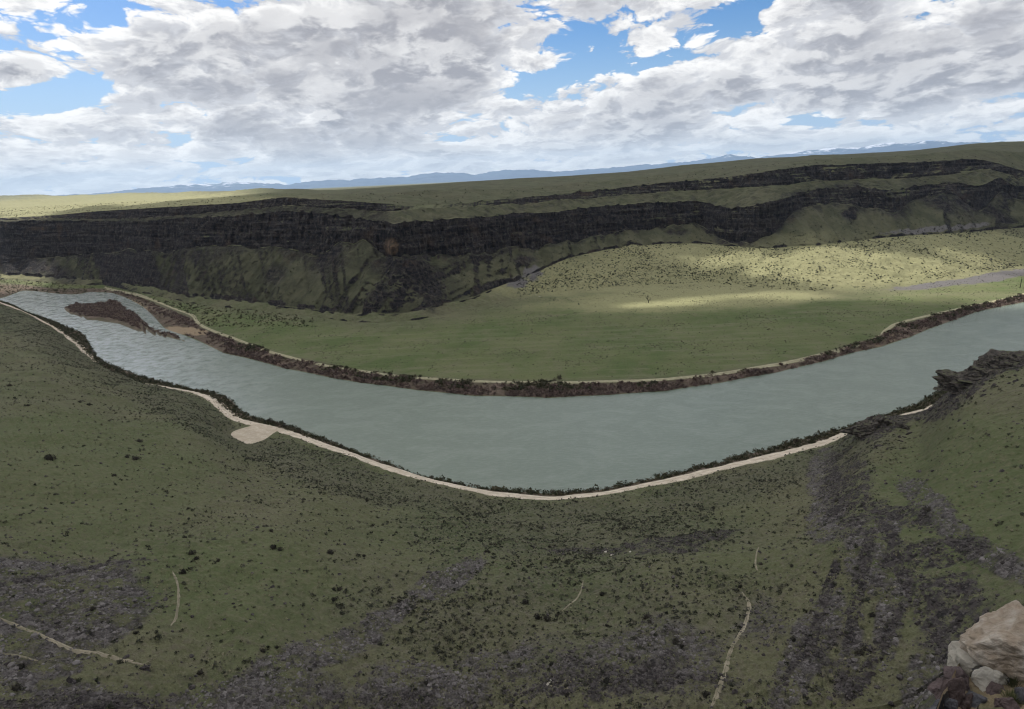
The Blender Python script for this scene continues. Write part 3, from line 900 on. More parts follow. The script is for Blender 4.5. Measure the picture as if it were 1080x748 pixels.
# ------------------------------------------------------------------ snowy mountains on the horizon
mm, t = newmat("mountain_slopes")
geo = t.n('ShaderNodeNewGeometry')
pos = geo.outputs['Position']
pz = t.n('ShaderNodeSeparateXYZ', {0: pos}).outputs[2]
nzm = t.n('ShaderNodeSeparateXYZ', {0: geo.outputs['Normal']}).outputs[2]
n = t.noise(pos, .004, 8, .68)
lev = t.m('ADD', pz, t.m('MULTIPLY', t.m('SUBTRACT', n, .5), 620))
lev = t.m('ADD', lev, t.m('MULTIPLY', t.attr('snow'), 230))
snow = t.m('MULTIPLY', t.ss(lev, 470, 560), .75)
c = t.mix(t.noise(pos, .003, 6, .6), (.06, .09, .15), (.09, .13, .20))  # blue of distant haze put into the slope colour
c = t.mix(snow, c, (.62, .66, .74))
bs = t.n('ShaderNodeBsdfPrincipled', {'Base Color': c, 'Roughness': .9, 'Specular IOR Level': .1})
t.n('ShaderNodeOutputMaterial', {0: bs.outputs[0]})


def mountain_range(name, crest, r0_, r1_, depth, snow_pts, seed):
    """crest: (px, py) profile of the skyline of the range at distance r0_..r1_"""
    a = []
    for px, py in crest:
        q = at_r(px, py, (r0_ + r1_) / 2)
        a.append((math.atan2(q[0], q[1]), q[2]))
    a = np.array(a)
    n = 900
    aa = np.linspace(a[0, 0], a[-1, 0], n)
    cz_ = np.interp(aa, a[:, 0], a[:, 1])
    sn = np.array([(math.atan2(*at_r(px, 190, 100)[:2]), v) for px, v in snow_pts])
    sv = np.interp(aa, sn[:, 0], sn[:, 1])
    m = 60
    s = np.linspace(-1, 1, m)[:, None]
    rc = (r0_ + r1_) / 2 + s * depth
    prof = 1 - np.abs(s) ** .9
    X = rc * np.sin(aa)
    Y = rc * np.cos(aa)
    rid = 1 - np.abs(fbm(X / 900, Y / 900, 5, .55, ox=seed)) * 2.2
    base = 40
    Z = base + (cz_[None] - base) * prof * (1 + .0 * rid) + (rid - .5) * 90 * prof ** .5 * (1 - prof * .55)
    Z += fbm(X / 260, Y / 260, 4, .6, ox=seed + 3) * 26 * prof ** .4
    V = np.stack([X, Y, Z], -1).reshape(-1, 3)
    ii = np.arange((m - 1) * (n - 1))
    i0 = ii // (n - 1) * n + ii % (n - 1)
    o = mesh_np(name, V, np.stack([i0, i0 + 1, i0 + 1 + n, i0 + n], -1)[:, ::-1], mm, True, None, {'snow': np.repeat(sv[None], m, 0)})
    tag(o, kind='structure')


mountain_range('mountains', [(-150, 214), (0, 210), (60, 207), (110, 204), (150, 199), (178, 197), (200, 195), (225, 194), (250, 192), (275, 193), (300, 195), (335, 191), (370, 190), (400, 188), (430, 187), (450, 183), (475, 182),
                             (500, 184), (530, 180), (560, 179), (590, 181), (640, 178), (690, 173), (730, 171), (770, 163), (800, 165), (830, 162), (870, 157), (905, 155), (940, 151), (975, 149), (1010, 150), (1060, 150), (1200, 150)],
               15000, 17000, 2600, [(-200, .2), (120, .5), (200, 1.0), (270, .9), (330, .4), (420, .2), (480, .5), (560, .4), (700, .2), (860, .5), (960, .1), (1200, 0)], 3)

# ------------------------------------------------------------------ air
hz, t = newmat("thin_air_haze")
vol = t.n('ShaderNodeVolumePrincipled', {'Color': (.50, .72, 1.0), 'Density': 3.2e-5, 'Anisotropy': .2})
t.n('ShaderNodeOutputMaterial', {'Volume': vol.outputs[0]})
zb, zt, L_ = -5.0, 900.0, 24000.0
V = [(sx * L_, sy * L_, z) for z in (zb, zt) for sx, sy in ((-1, -1), (1, -1), (1, 1), (-1, 1))]
o = mesh_np('haze', V, [(3, 2, 1, 0), (4, 5, 6, 7), (0, 1, 5, 4), (1, 2, 6, 5), (2, 3, 7, 6), (3, 0, 4, 7)], hz, False)
tag(o, kind='stuff')

# ------------------------------------------------------------------ unseen cloud sheet added overhead to shade the canyon, openings shaped for sun patches
CZ = 1300.0
off = SUN[:2] / SUN[2] * CZ
gx, gy = np.meshgrid(np.linspace(-2300, 2300, 340), np.linspace(-1300, 2300, 270))
# position below, where the shade of each bit of cloud lands (ground about 30 m up)
hx = np.full(gx.shape, 0.0)
den = .5 + fbm(gx / 520, gy / 520, 4, ox=31) * .35
cover = sstep(np.hypot(gx / 1.25, gy - 150), 1500, 1250)
hole_px = [(955, 284, 140, 7, 3, 2.0), (830, 280, 80, 3.5, 3, 1.8), (1035, 270, 80, 3, 0, 1.2), (700, 266, 60, 2, 4, 1.2), (660, 315, 60, 6, 4, 1.9), (640, 330, 35, 4, 0, .5), (790, 309, 110, 6, 4, 1.0), (960, 306, 150, 8, 4, .8),
           (880, 335, 130, 12, 0, .40), (620, 350, 120, 12, 0, .22), (20, 289, 40, 5, 0, 1.6), (1060, 150, 60, 8, 0, .6)]
gz = 20.0
qx_, qy_ = project(gx, gy, np.full(gx.shape, gz))
hol = np.zeros_like(gx)
for cx, cy, ax, ay, ang, wt in hole_px:
    g0 = ground_at_pixel(cx, cy)[0]
    # size of the opening on the ground
    g1 = at_z(cx + ax, cy + (-.045 * ax), g0[2]) if cy > 240 else g0 + np.array([ax * 1.6, 0, 0])
    wx = np.hypot(*(g1[:2] - g0[:2]))
    dd = math.hypot(g0[0], g0[1])
    wy = ay / F * dd * dd / max(CAM[2] - g0[2], 20) if cy > 240 else ay * 9
    aa_ = math.atan2(g0[0], g0[1])
    u = ((gx - g0[0]) * math.cos(aa_) - (gy - g0[1]) * math.sin(aa_)) / wx
    v = ((gx - g0[0]) * math.sin(aa_) + (gy - g0[1]) * math.cos(aa_)) / max(wy, 18)
    # shadow shift for the height of the ground there
    hol += wt * np.exp(-(u * u + v * v) ** 1.15)
gaz = np.arctan2(gx, gy)
left_open = sstep(np.hypot(gx, gy) + fbm(gx / 200, gy / 200, 3, ox=40) * 120 - np.interp(gaz, az, FR[IDX['rim']]), 10, 150) * sstep(-np.arctan2(gx, gy), R(13), R(24)) * (gy > 0)
cd = np.clip(cover * (1 - hol * (1 + fbm(gx / 60, gy / 60, 3, ox=50) * .9)) * (1 - left_open), 0, 1)
shiftx, shifty = SUN[0] / SUN[2] * (CZ - gz), SUN[1] / SUN[2] * (CZ - gz)
thk = 20 + 110 * cd * (.7 + .6 * fbm(gx / 160, gy / 160, 4, ox=60))
nx_, ny_ = gx.shape[1], gx.shape[0]
top = np.stack([gx + shiftx, gy + shifty, CZ + thk], -1).reshape(-1, 3)
bot = np.stack([gx + shiftx, gy + shifty, CZ - thk * .12], -1).reshape(-1, 3)
ii = np.arange((ny_ - 1) * (nx_ - 1))
i0 = ii // (nx_ - 1) * nx_ + ii % (nx_ - 1)
q = np.stack([i0, i0 + 1, i0 + 1 + nx_, i0 + nx_], -1)
cflat = cd.ravel()
keep = cflat[q].max(1) > .02
N0 = len(top)
cm, t = newmat("shade_cloud_vapour")
dn = t.attr('cover')
tr = t.n('ShaderNodeBsdfTransparent')
dfz = t.n('ShaderNodeBsdfDiffuse', {'Color': (.92, .92, .94)})
tl = t.n('ShaderNodeBsdfTranslucent', {'Color': (.96, .97, 1.0)})
mx = t.n('ShaderNodeMixShader', {0: .74, 1: dfz.outputs[0], 2: tl.outputs[0]})
ms = t.n('ShaderNodeMixShader', {0: t.ss(dn, .12, .80, 0, .915), 1: tr.outputs[0], 2: mx.outputs[0]})
t.n('ShaderNodeOutputMaterial', {0: ms.outputs[0]})
o = mesh_np('shade_cloud', np.vstack([top, bot]), np.vstack([q[keep], q[keep][:, ::-1] + N0]), cm, True, None, {'cover': np.concatenate([cflat, cflat])})
tag(o, kind='stuff')

# ------------------------------------------------------------------ vegetation and stones
def simple_mat(name, c0, c1, c2, sc=1.2, rough=.95, bump=.0, tone=False):
    m, t = newmat(name)
    tc_ = t.n('ShaderNodeTexCoord').outputs['Object'] if not tone else t.n('ShaderNodeNewGeometry').outputs['Position']
    a = t.noise(tc_, sc, 5, .65)
    c = t.mix(t.ss(a, .38, .62), c0, c1)
    rnd = t.attr('tone') if tone else t.n('ShaderNodeObjectInfo').outputs['Random']
    c = t.mix(t.ss(rnd, .0, 1.0, 0, .85), c, c2)
    ins = {'Base Color': c, 'Roughness': rough, 'Specular IOR Level': .12}
    if bump:
        ins['Normal'] = t.n('ShaderNodeBump', {'Height': t.noise(tc_, sc * 4, 5, .7), 'Strength': bump, 'Distance': .12}).outputs[0]
    bs = t.n('ShaderNodeBsdfPrincipled', ins)
    t.n('ShaderNodeOutputMaterial', {0: bs.outputs[0]})
    return m


m_sage = simple_mat("sagebrush_leaves", (.030, .034, .024), (.060, .064, .045), (.085, .088, .066))
m_dark = simple_mat("dark_shrub_twigs", (.016, .016, .013), (.035, .032, .026), (.05, .045, .035))
m_sage_s = simple_mat("sagebrush_scrub", (.030, .033, .022), (.055, .056, .040), (.11, .108, .085), tone=True)
m_brush = simple_mat("bare_willow_twigs", (.065, .046, .040), (.135, .095, .082), (.20, .158, .13), .3, tone=True)
m_brush_g = simple_mat("green_bank_brush", (.035, .040, .020), (.06, .062, .035), (.09, .078, .05), .3, tone=True)
m_brush_i = simple_mat("willow_shrub_twigs", (.028, .026, .019), (.055, .048, .036), (.075, .062, .046))
m_rock = simple_mat("basalt_stone", (.030, .027, .028), (.075, .066, .066), (.055, .047, .045), 1.6, .9, .6)
m_rock_s = simple_mat("basalt_rubble", (.035, .031, .030), (.095, .085, .082), (.20, .185, .18), 1.2, .9, .0, tone=True)
m_crag, t = newmat("weathered_crag")
geo = t.n('ShaderNodeNewGeometry')
pos = geo.outputs['Position']
nzc = t.n('ShaderNodeSeparateXYZ', {0: geo.outputs['Normal']}).outputs[2]
a_ = t.noise(pos, .8, 6, .7)
c = t.mix(t.ss(a_, .36, .62), (.030, .027, .025), (.105, .092, .080))
c = t.mix(t.ss(t.noise(pos, 3., 5, .7), .52, .68, 0, .6), c, (.15, .14, .12))
c = t.mix(t.ss(t.m('ADD', nzc, t.m('MULTIPLY', t.m('SUBTRACT', a_, .5), .9)), .86, 1.02), c, (.075, .080, .045))
bs = t.n('ShaderNodeBsdfPrincipled', {'Base Color': c, 'Roughness': .95, 'Specular IOR Level': .12, 'Normal': t.n('ShaderNodeBump', {'Height': t.noise(pos, 2.5, 6, .7), 'Strength': .8, 'Distance': .3}).outputs[0]})
t.n('ShaderNodeOutputMaterial', {0: bs.outputs[0]})
m_pale = simple_mat("pale_stone", (.25, .23, .19), (.36, .33, .28), (.42, .40, .35), 1.2, .9, .4)
m_lichen = simple_mat("reddish_basalt", (.065, .050, .050), (.125, .098, .098), (.10, .075, .07), 1.4, .9, .8)
m_grey = simple_mat("blue_grey_basalt", (.055, .055, .062), (.13, .125, .135), (.10, .10, .11), 1.4, .9, .8)
m_sand = simple_mat("tan_tuff", (.27, .215, .160), (.42, .375, .32), (.33, .29, .24), 1.1, .95, 1.0)
m_tuft = simple_mat("green_bunchgrass", (.07, .085, .035), (.12, .13, .06), (.10, .11, .055), 3)


def tri_cloud(n, rx, ry, rz, leaf, r, bias=.75, core=True):
    """n small leaf-cluster triangles filling a half ellipsoid"""
    th = r.uniform(0, 2 * math.pi, n)
    u = r.uniform(.02, 1, n)
    rad = r.uniform(.25, 1, n) ** (1 - bias * .5)
    lump = 1 + .28 * np.sin(th * 3 + r.uniform(0, 6)) * (1 - u) + .15 * np.sin(th * 5 + r.uniform(0, 6))
    sx = np.sqrt(1 - u * u) * np.cos(th) * rad * lump
    sy = np.sqrt(1 - u * u) * np.sin(th) * rad * lump
    sz = u * rad
    c = np.stack([sx * rx, sy * ry, sz * rz], -1)
    d1 = r.normal(size=(n, 3))
    d1 /= np.linalg.norm(d1, axis=1)[:, None]
    d2 = r.normal(size=(n, 3))
    d2 /= np.linalg.norm(d2, axis=1)[:, None]
    s = leaf * r.uniform(.6, 1.4, n)[:, None]
    V = np.stack([c - d1 * s, c + d1 * s, c + d2 * s * 1.2], 1).reshape(-1, 3)
    Fc = np.arange(n * 3).reshape(-1, 3)
    return V, Fc


_ico = {}


def ico(sub):
    if sub not in _ico:
        import bmesh
        bm = bmesh.new()
        bmesh.ops.create_icosphere(bm, subdivisions=sub, radius=1)
        bm.verts.ensure_lookup_table()
        _ico[sub] = (np.array([v.co[:] for v in bm.verts]), np.array([[v.index for v in f.verts] for f in bm.faces]))
        bm.free()
    return _ico[sub]


from mathutils import noise as mnoise


def rock_mesh(sub, rx, ry, rz, seed, rough=.3, facets=7):
    V, Fc = ico(sub)
    V = V.copy()
    r = np.random.default_rng(seed)
    # flat facets cut by random planes, then fine roughness
    for _ in range(facets):
        n = r.normal(size=3)
        n[2] = abs(n[2]) * .8
        n /= np.linalg.norm(n)
        d = r.uniform(.45, .82)
        k = V @ n
        over = np.maximum(k - d, 0)
        V -= over[:, None] * n[None] * .93
    off_ = Vector((seed * 3.7, seed * 1.3, 0))
    disp = np.array([mnoise.fractal(Vector(v * 1.7) + off_, .9, 2.1, 4) for v in V])
    V *= (1 + disp * rough)[:, None]
    V *= np.array([rx, ry, rz])
    V[:, 2] = np.maximum(V[:, 2], -rz * .5)
    return V, Fc


def data_only(name, V, Fc, mat, smooth=False):
    o = mesh_np(name, V, Fc, mat, smooth)
    me = o.data
    bpy.data.objects.remove(o)
    return me


sage_protos = []
for k in range(7):
    r = np.random.default_rng(100 + k)
    V, Fc = tri_cloud(260, .5 * r.uniform(.85, 1.2), .5 * r.uniform(.85, 1.2), r.uniform(.50, .68), .075, r)
    # woody stems
    tr = []
    for q in range(7):
        a = r.uniform(0, 6.28)
        tip = np.array([math.cos(a) * .33, math.sin(a) * .33, .42])
        tr.append((np.array([.02, 0, -.12]), np.array([-.02, .02, -.12]), tip))
    TV = np.array(tr).reshape(-1, 3)
    TF = np.arange(len(TV)).reshape(-1, 3) + len(V)
    cv_, cf_ = ico(1)
    TV = np.vstack([TV, cv_ * np.array([.34, .34, .36]) + np.array([0, 0, .12])])
    TF = np.vstack([TF, cf_ + len(V) + 21])
    sage_protos.append(data_only('sagebrush', np.vstack([V, TV]), np.vstack([Fc, TF]), m_dark if k < 4 else m_sage))
rock_protos = [data_only('basalt_boulder', *rock_mesh(3, .5, .5 * np.random.default_rng(k).uniform(.65, 1), .42, 20 + k), m_rock) for k in range(8)]
pale_protos = [data_only('pale_boulder', *rock_mesh(3, .5, .36, .3, 50 + k), m_pale) for k in range(2)]
wil_protos = []
for k in range(6):
    r = np.random.default_rng(200 + k)
    V, Fc = tri_cloud(240, .55, .5, r.uniform(.8, 1.0), .085, r, .5)
    wil_protos.append(data_only('riverside_shrub', V, Fc, m_brush_i))

INST = []      # (object, kind, px, py, size)


def put(me, name, x, y, size, kind, sink=.12, sz=1.0, z=None, lab=None):
    o = bpy.data.objects.new(name, me)
    col.objects.link(o)
    z = height(x, y) if z is None else z
    o.location = (x, y, z - size * sink * sz)
    o.rotation_euler = (0, 0, random.uniform(0, 6.28))
    o.scale = (size, size * random.uniform(.8, 1.15), size * sz)
    q = project(x, y, z)
    INST.append((o, kind, float(q[0]), float(q[1]), size, lab))
    return o


# probability fields for scattering over the ground grid
cell = np.abs(np.gradient(RR, axis=0)) * RR * np.gradient(az)[None, :]
INV = (PX > -60) & (PX < 1140) & (PY < 800)


def scatter(weight, n, r, power=.75, cap=1e9):
    p = np.nan_to_num(np.clip(weight, 0, None) * np.clip(cell, 1e-6, cap) ** power * INV).ravel()
    p = p / p.sum()
    idx = r.choice(p.size, n, p=p)
    i, j = idx // NC, idx % NC
    i = np.clip(i, 0, NR - 2)
    j = np.clip(j, 0, NC - 2)
    u, v = r.uniform(0, 1, n), r.uniform(0, 1, n)
    A_ = VX[i, j] * ((1 - u) * (1 - v))[:, None] + VX[i + 1, j] * (u * (1 - v))[:, None] + VX[i, j + 1] * ((1 - u) * v)[:, None] + VX[i + 1, j + 1] * (u * v)[:, None]
    return A_, i, j


def merged(name, pts, sizes, proto_fn, mat, nproto, r, label=None, tonefn=None):
    Vs, Fs, Ts = [], [], []
    base = 0
    which = r.integers(0, nproto, len(pts))
    rot = r.uniform(0, 2 * math.pi, len(pts))
    tones = r.uniform(0, 1, len(pts)) ** 1.6 if tonefn is None else tonefn
    for k in range(nproto):
        sel = np.nonzero(which == k)[0]
        if len(sel) == 0:
            continue
        V, Fc = proto_fn(k)
        c, s_ = np.cos(rot[sel]), np.sin(rot[sel])
        X = V[None, :, 0] * c[:, None] - V[None, :, 1] * s_[:, None]
        Y = V[None, :, 0] * s_[:, None] + V[None, :, 1] * c[:, None]
        Z = np.repeat(V[None, :, 2], len(sel), 0)
        W = np.stack([X, Y, Z], -1) * sizes[sel][:, None, None] + pts[sel][:, None, :]
        Vs.append(W.reshape(-1, 3))
        Fs.append((Fc[None] + (np.arange(len(sel)) * len(V))[:, None, None]).reshape(-1, 3) + base)
        Ts.append(np.repeat(tones[sel], len(V)))
        base += len(sel) * len(V)
    o = mesh_np(name, np.vstack(Vs), np.vstack(Fs), mat, False, None, {'tone': np.concatenate(Ts)})
    tag(o, label, kind='stuff')
    return o


near_w = seg('bottom', 'road', .0, .06) * (S > IDX['foot'] + .5)
near_w = np.maximum(near_w, (S > IDX['foot'] + .6) & (S < IDX['bottom'] + .1))
# keep the road, the turnaround and the paths clear
road_r = FR[IDX['road']][None]
dturn = np.hypot(X0 - tc[0], Y0 - tc[1])
near_w = near_w * (dturn > 14) * (np.abs(RR - road_r) > 3.6)
patch = sstep(fbm(X0 / 22, Y0 / 22, 4, .6, ox=77), -.25, .35)
w_sage = near_w * (.22 + 1.5 * patch * (1 - .85 * sstep(lush, .2, .7)) + 2.2 * sstep(sagez, .2, .7) * (.4 + patch)) * (1 - .6 * sstep(scree, .3, .6))
r1 = np.random.default_rng(41)
pts, pi, pj = scatter(w_sage, 46000, r1, .8)
sz_ = np.clip(r1.lognormal(-.95, .55, len(pts)), .14, 1.15)
pts[:, 2] -= sz_ * .05
merged('sagebrush_scrub', pts, sz_, lambda k: tri_cloud(22, .55, .55, .55, .22, np.random.default_rng(300 + k), .5), m_sage_s, 12, r1)

m_straw = simple_mat("straw_bunchgrass", (.15, .14, .085), (.24, .22, .15), (.10, .11, .055), tone=True)
pts, pi, pj = scatter(near_w * (.35 + patch) * (1 - .5 * sstep(scree, .3, .6)), 26000, r1, .75)
sz_ = np.clip(r1.lognormal(-1.1, .4, len(pts)), .14, .7)
merged('bunchgrass_tussocks', pts, sz_, lambda k: tri_cloud(12, .5, .5, .5, .24, np.random.default_rng(900 + k), .5), m_straw, 8, r1)
w_md = seg('far_road', 'talus_foot', .02, .0) * (PX > 150) * (.15 + sstep(fbm(X0 / 35, Y0 / 35, 4, .6, ox=88), -.05, .4))
pts, pi, pj = scatter(w_md, 9000, r1, .9)
sz_ = np.clip(r1.lognormal(-.55, .4, len(pts)), .3, 1.3)
merged('meadow_weeds', pts, sz_, lambda k: tri_cloud(8, .5, .5, .4, .3, np.random.default_rng(950 + k), .5), m_sage_s, 6, r1)

w_rub = near_w * (sstep(scree, .25, .6) * 1.6 + sstep(darkr, .3, .7) * 2.2 + .07 + .9 * sstep(PY, 690, 745) * patch)
pts, pi, pj = scatter(w_rub, 46000, r1, .8)
sz_ = np.clip(r1.lognormal(-1.05, .55, len(pts)), .12, 1.3)
tn = np.clip(sstep(scree[pi, pj], .3, .7) * r1.uniform(.1, 1, len(pts)) * (1 - sstep(darkr[pi, pj], .3, .6)), 0, 1)
merged('basalt_rubble', pts, sz_, lambda k: rock_mesh(1, .5, .42, .34, 400 + k, .25, 5), m_rock_s, 10, r1, None, tn)

# far bench and slopes: dark dots of brush and rock
w_far = (seg('talus_foot', 'bench_top', .03, .0) * (PX > 545) * (.35 + 1.6 * sstep(fbm(X0 / 60, Y0 / 60, 3, ox=21), -.1, .35) + 1.2 * np.exp(-((PX - 650) / 110) ** 2 - ((PY - 293) / 14) ** 2))
         + seg('bench_top', 'cliff_base', .0, .0) * (.16 + .5 * sstep(PX, 640, 900) * (1 - sstep(S, IDX['bench_top'] + .1, IDX['bench_top'] + .6))) + seg('rim', 'slope_back', 0, 0) * .10
         + .55 * seg('bench_top', 'cliff_base', 0, .2) * (PX < 560) * sstep(fbm(X0 / 30, Y0 / 30, 3, ox=23), .0, .3))
pts, pi, pj = scatter(w_far, 12000, r1, .9)
sz_ = np.clip(r1.lognormal(.0, .42, len(pts)), .45, 2.0)
pts[:, 2] -= sz_ * .08
merged('distant_brush_and_rubble', pts, sz_, lambda k: tri_cloud(12, .55, .55, .6, .3, np.random.default_rng(500 + k), .5), m_sage_s, 8, r1, None, r1.uniform(0, .5, len(pts)))

# brush along both banks
sft = S - IDX['far_shore']
w_fb = ((sft > .02) & (sft < .78)) * (np.where(PX > 900, 1, 1.0)) * (1 - np.clip(sand, 0, 1)) * (.12 + 1.6 * sstep(fbm(X0 / 14, Y0 / 14, 4, ox=25), -.2, .25)) * (PX > 120)
w_fb = w_fb * (1 - .85 * (PX < 235) * (sft < .5))
w_fb = w_fb + (isl > .75) * .9
pts, pi, pj = scatter(w_fb, 9000, r1, .9)
sz_ = np.clip(r1.lognormal(.38, .45, len(pts)), .7, 3.0)
pts[:, 2] -= sz_ * .08
merged('riverbank_willow_brush', pts, sz_, lambda k: tri_cloud(26, .6, .6, .75, .24, np.random.default_rng(600 + k), .4), m_brush, 10, r1)
snr = S - IDX['road']
pts, pi, pj = scatter(((sft > .35) & (sft < .95)) * sstep(fbm(X0 / 25, Y0 / 25, 3, ox=95), -.1, .2) * (PX > 230), 1800, r1, .9)
sz_ = np.clip(r1.lognormal(.3, .5, len(pts)), .6, 3.6)
merged('green_bank_scrub', pts, sz_, lambda k: tri_cloud(24, .6, .6, .65, .24, np.random.default_rng(650 + k), .4), m_brush_g, 8, r1)
w_nb = ((RR - road_r) > 4.2) * (snr < 1.05) * (snr > 0) * 1.0
pts, pi, pj = scatter(w_nb, 5600, r1, .9)
sz_ = np.clip(r1.lognormal(.2, .5, len(pts)), .4, 2.8)
merged('near_bank_brush', pts, sz_, lambda k: tri_cloud(26, .6, .6, .7, .2, np.random.default_rng(700 + k), .4), m_brush_g, 10, r1)
w_vg = (seg('far_road', 'talus_foot', 0, .0) * (PX < 330) * (PY < 345) * .8) + ((sft > .0) & (sft < 1)) * (PX < 150) * .9
pts, pi, pj = scatter(w_vg, 2500, r1, .8)
sz_ = np.clip(r1.lognormal(.2, .35, len(pts)), .6, 2.2)
merged('green_river_scrub', pts, sz_, lambda k: tri_cloud(18, .6, .6, .6, .26, np.random.default_rng(800 + k), .4), m_brush_g, 6, r1)

# --- individual shrubs: the ones that show
shr = [(52, 484, 3.0), (143, 484, 2.4), (134, 482, 1.8), (147, 466, 2.2), (93, 427, 2.2), (84, 424, 1.8), (10, 407, 2.3), (120, 502, 1.6), (202, 584, 1.7), (207, 590, 1.5), (193, 605, 2.0),
       (288, 578, 1.9), (348, 583, 1.7), (22, 704, 1.3), (17, 727, 1.6), (211, 710, 1.3), (350, 584, 1.0), (393, 555, 1.5), (513, 582, 1.3), (554, 636, 1.9), (567, 652, 1.9), (577, 653, 2.0),
       (563, 661, .9), (635, 627, 1.4), (582, 701, 1.3), (658, 559, 1.5), (449, 721, 1.2), (712, 679, 1.5), (719, 682, 1.1), (979, 539, 1.8), (907, 689, 1.5), (913, 686, 1.1), (744, 733, 1.2), (713, 676, 1.0),
       (286, 560, 1.2), (295, 580, 1.4), (230, 592, 1.1), (560, 570, 1.2), (516, 583, 1.0), (597, 724, 1.1), (692, 720, 1.2), (640, 660, .9), (598, 734, 1.2), (30, 428, 1.6), (150, 470, 1.3)]
for px, py, size in shr:
    g = ground_at_pixel(px, py)
    put(random.choice(sage_protos[:4]), 'sagebrush', g[0][0], g[0][1], size, 'sagebrush')
r2 = np.random.default_rng(77)
pts, pi, pj = scatter(w_sage * (RR > 60), 255, r2, .6)
sz_ = np.clip(r2.lognormal(.05, .22, len(pts)), .85, 1.8)
for p, q in zip(pts, sz_):
    put(random.choice(sage_protos), 'sagebrush', p[0], p[1], float(q), 'sagebrush')

# --- individual boulders
bld = [(153, 705, 2.0, .62), (74, 718, 1.7, .8), (1045, 273, 4.2, .6), (1030, 288, 3.4, .6), (1056, 279, 2.4, .7), (1078, 283, 3.6, .5), (905, 256, 3.2, .7), (942, 252, 3.5, .7), (1022, 249, 4.6, .7), (985, 241, 3.5, .6),
       (1008, 246, 3.2, .7), (1014, 243, 3.5, .7), (824, 273, 3.4, .5), (868, 276, 2.6, .7), (836, 292, 2.8, .6), (847, 293, 2.2, .6), (708, 250, 3.6, .6), (728, 246, 3.0, .6), (774, 268, 2.4, .6),
       (958, 238, 2.8, .6), (962, 246, 3.0, .6), (993, 248, 3.0, .7), (1003, 250, 2.6, .7), (937, 262, 2.4, .6), (890, 252, 2.4, .6), (875, 254, 2.4, .6)]
for px, py, size, szz in bld:
    g = ground_at_pixel(px, py)
    put(random.choice(rock_protos), 'basalt_boulder', g[0][0], g[0][1], size, 'boulder', .12, szz * 1.4)
pts, pi, pj = scatter(near_w * (sstep(darkr, .3, .7) * 1.5 + sstep(scree, .4, .8) * .35 + .4 * sstep(PY, 690, 745) + .02), 130, r2, .6)
sz_ = np.clip(r2.lognormal(-.05, .25, len(pts)), .7, 1.6)
for p, q in zip(pts, sz_):
    put(random.choice(rock_protos), 'basalt_boulder', p[0], p[1], float(q), 'boulder', .1)
w_b = seg('talus_foot', 'bench_top', .03, .0) * (PX > 560) * (.4 + 1.3 * sstep(fbm(X0 / 60, Y0 / 60, 3, ox=21), -.1, .35)) + 1.2 * (seg('bench_top', 'cliff_base', 0, .0) * (PX > 800) * (S < IDX['bench_top'] + .22))
pts, pi, pj = scatter(w_b, 125, r2, .9)
sz_ = np.clip(r2.lognormal(.65, .28, len(pts)), 1.3, 3.2)
for p, q in zip(pts, sz_):
    put(random.choice(rock_protos), 'basalt_boulder', p[0], p[1], float(q), 'boulder', .1)
for px, py, size in [(646, 586, 1.9), (639, 582, 1.2), (579, 722, 1.3), (582, 718, .8), (665, 582, 1.0), (569, 313, 3.2), (565, 311, 2.0)]:
    g = ground_at_pixel(px, py)
    put(random.choice(pale_protos), 'pale_boulder', g[0][0], g[0][1], size, 'pale boulder', .1)

# --- individual riverside shrubs
for px, py, size in [(285, 446, 4.0), (292, 449, 3.4), (300, 451, 3.2), (315, 458, 2.6), (338, 466, 2.2), (360, 473, 2.0), (268, 441, 2.4), (243, 425, 2.6), (238, 419, 2.2), (225, 415, 2.0), (42, 335, 3.2),
                     (560, 519, 2.2), (583, 519, 2.8), (600, 518, 2.4), (623, 520, 2.0), (590, 517, 2.2), (640, 517, 1.8), (677, 510, 2.2), (700, 504, 1.6), (520, 517, 1.6), (480, 511, 1.8), (455, 506, 1.6),
                     (98, 364, 3.2), (95, 355, 3.0), (100, 372, 2.4), (840, 466, 2.2), (860, 460, 2.6), (880, 456, 2.2), (820, 473, 1.8), (780, 484, 1.6), (590, 402, 3.4), (585, 404, 2.6), (388, 399, 2.6),
                     (850, 395, 2.6), (845, 391, 2.4), (1012, 330, 4.5), (1020, 328, 5.0), (1030, 326, 4.2), (1045, 322, 4.2), (1062, 318, 4.5), (1075, 315, 4.5), (1005, 333, 4.0), (998, 335, 3.6), (1052, 320, 4.0)]:
    g = at_z(px, py, 1.2)
    x, y = g[0], g[1]
    a_, rr_ = math.atan2(x, y), math.hypot(x, y)
    if rr_ < 330 or px < 260:
        rd = float(np.interp(a_, az, FR[IDX['road']]))
        sh = float(np.interp(a_, az, FR[IDX['shore']]))
        if px < 700 or rr_ < 400:
            rn = min(max(rr_, rd + 4.5), max(sh + .5, rd + 5))
            x, y = x * rn / rr_, y * rn / rr_
    put(random.choice(wil_protos), 'riverside_shrub', x, y, size, 'riverside shrub', .08)

# ------------------------------------------------------------------ craggy outcrops on the right hand spur
def outcrop(px, py, sx, sy, szz, rot, seed, label):
    g = ground_at_pixel(px, py)[0]
    V, Fc = rock_mesh(5, sx, sy, szz, seed, .42, 10)
    rd_ = 1 - np.abs(np.array([mnoise.fractal(Vector(v * .55), .8, 2.2, 5) for v in V]))
    nrm = V / (np.linalg.norm(V, axis=1)[:, None] + 1e-6)
    V = V + nrm * ((rd_ - .75) * 1.3)[:, None]
    V[:, 2] *= .8
    o = mesh_np('rock_outcrop', V, Fc, m_crag, False)
    o.location = (g[0], g[1], g[2] - szz * .16)
    o.rotation_euler = (0, 0, rot)
    tag(o, label, 'rock outcrop', 'dark crags on the spur over the river')
    return g


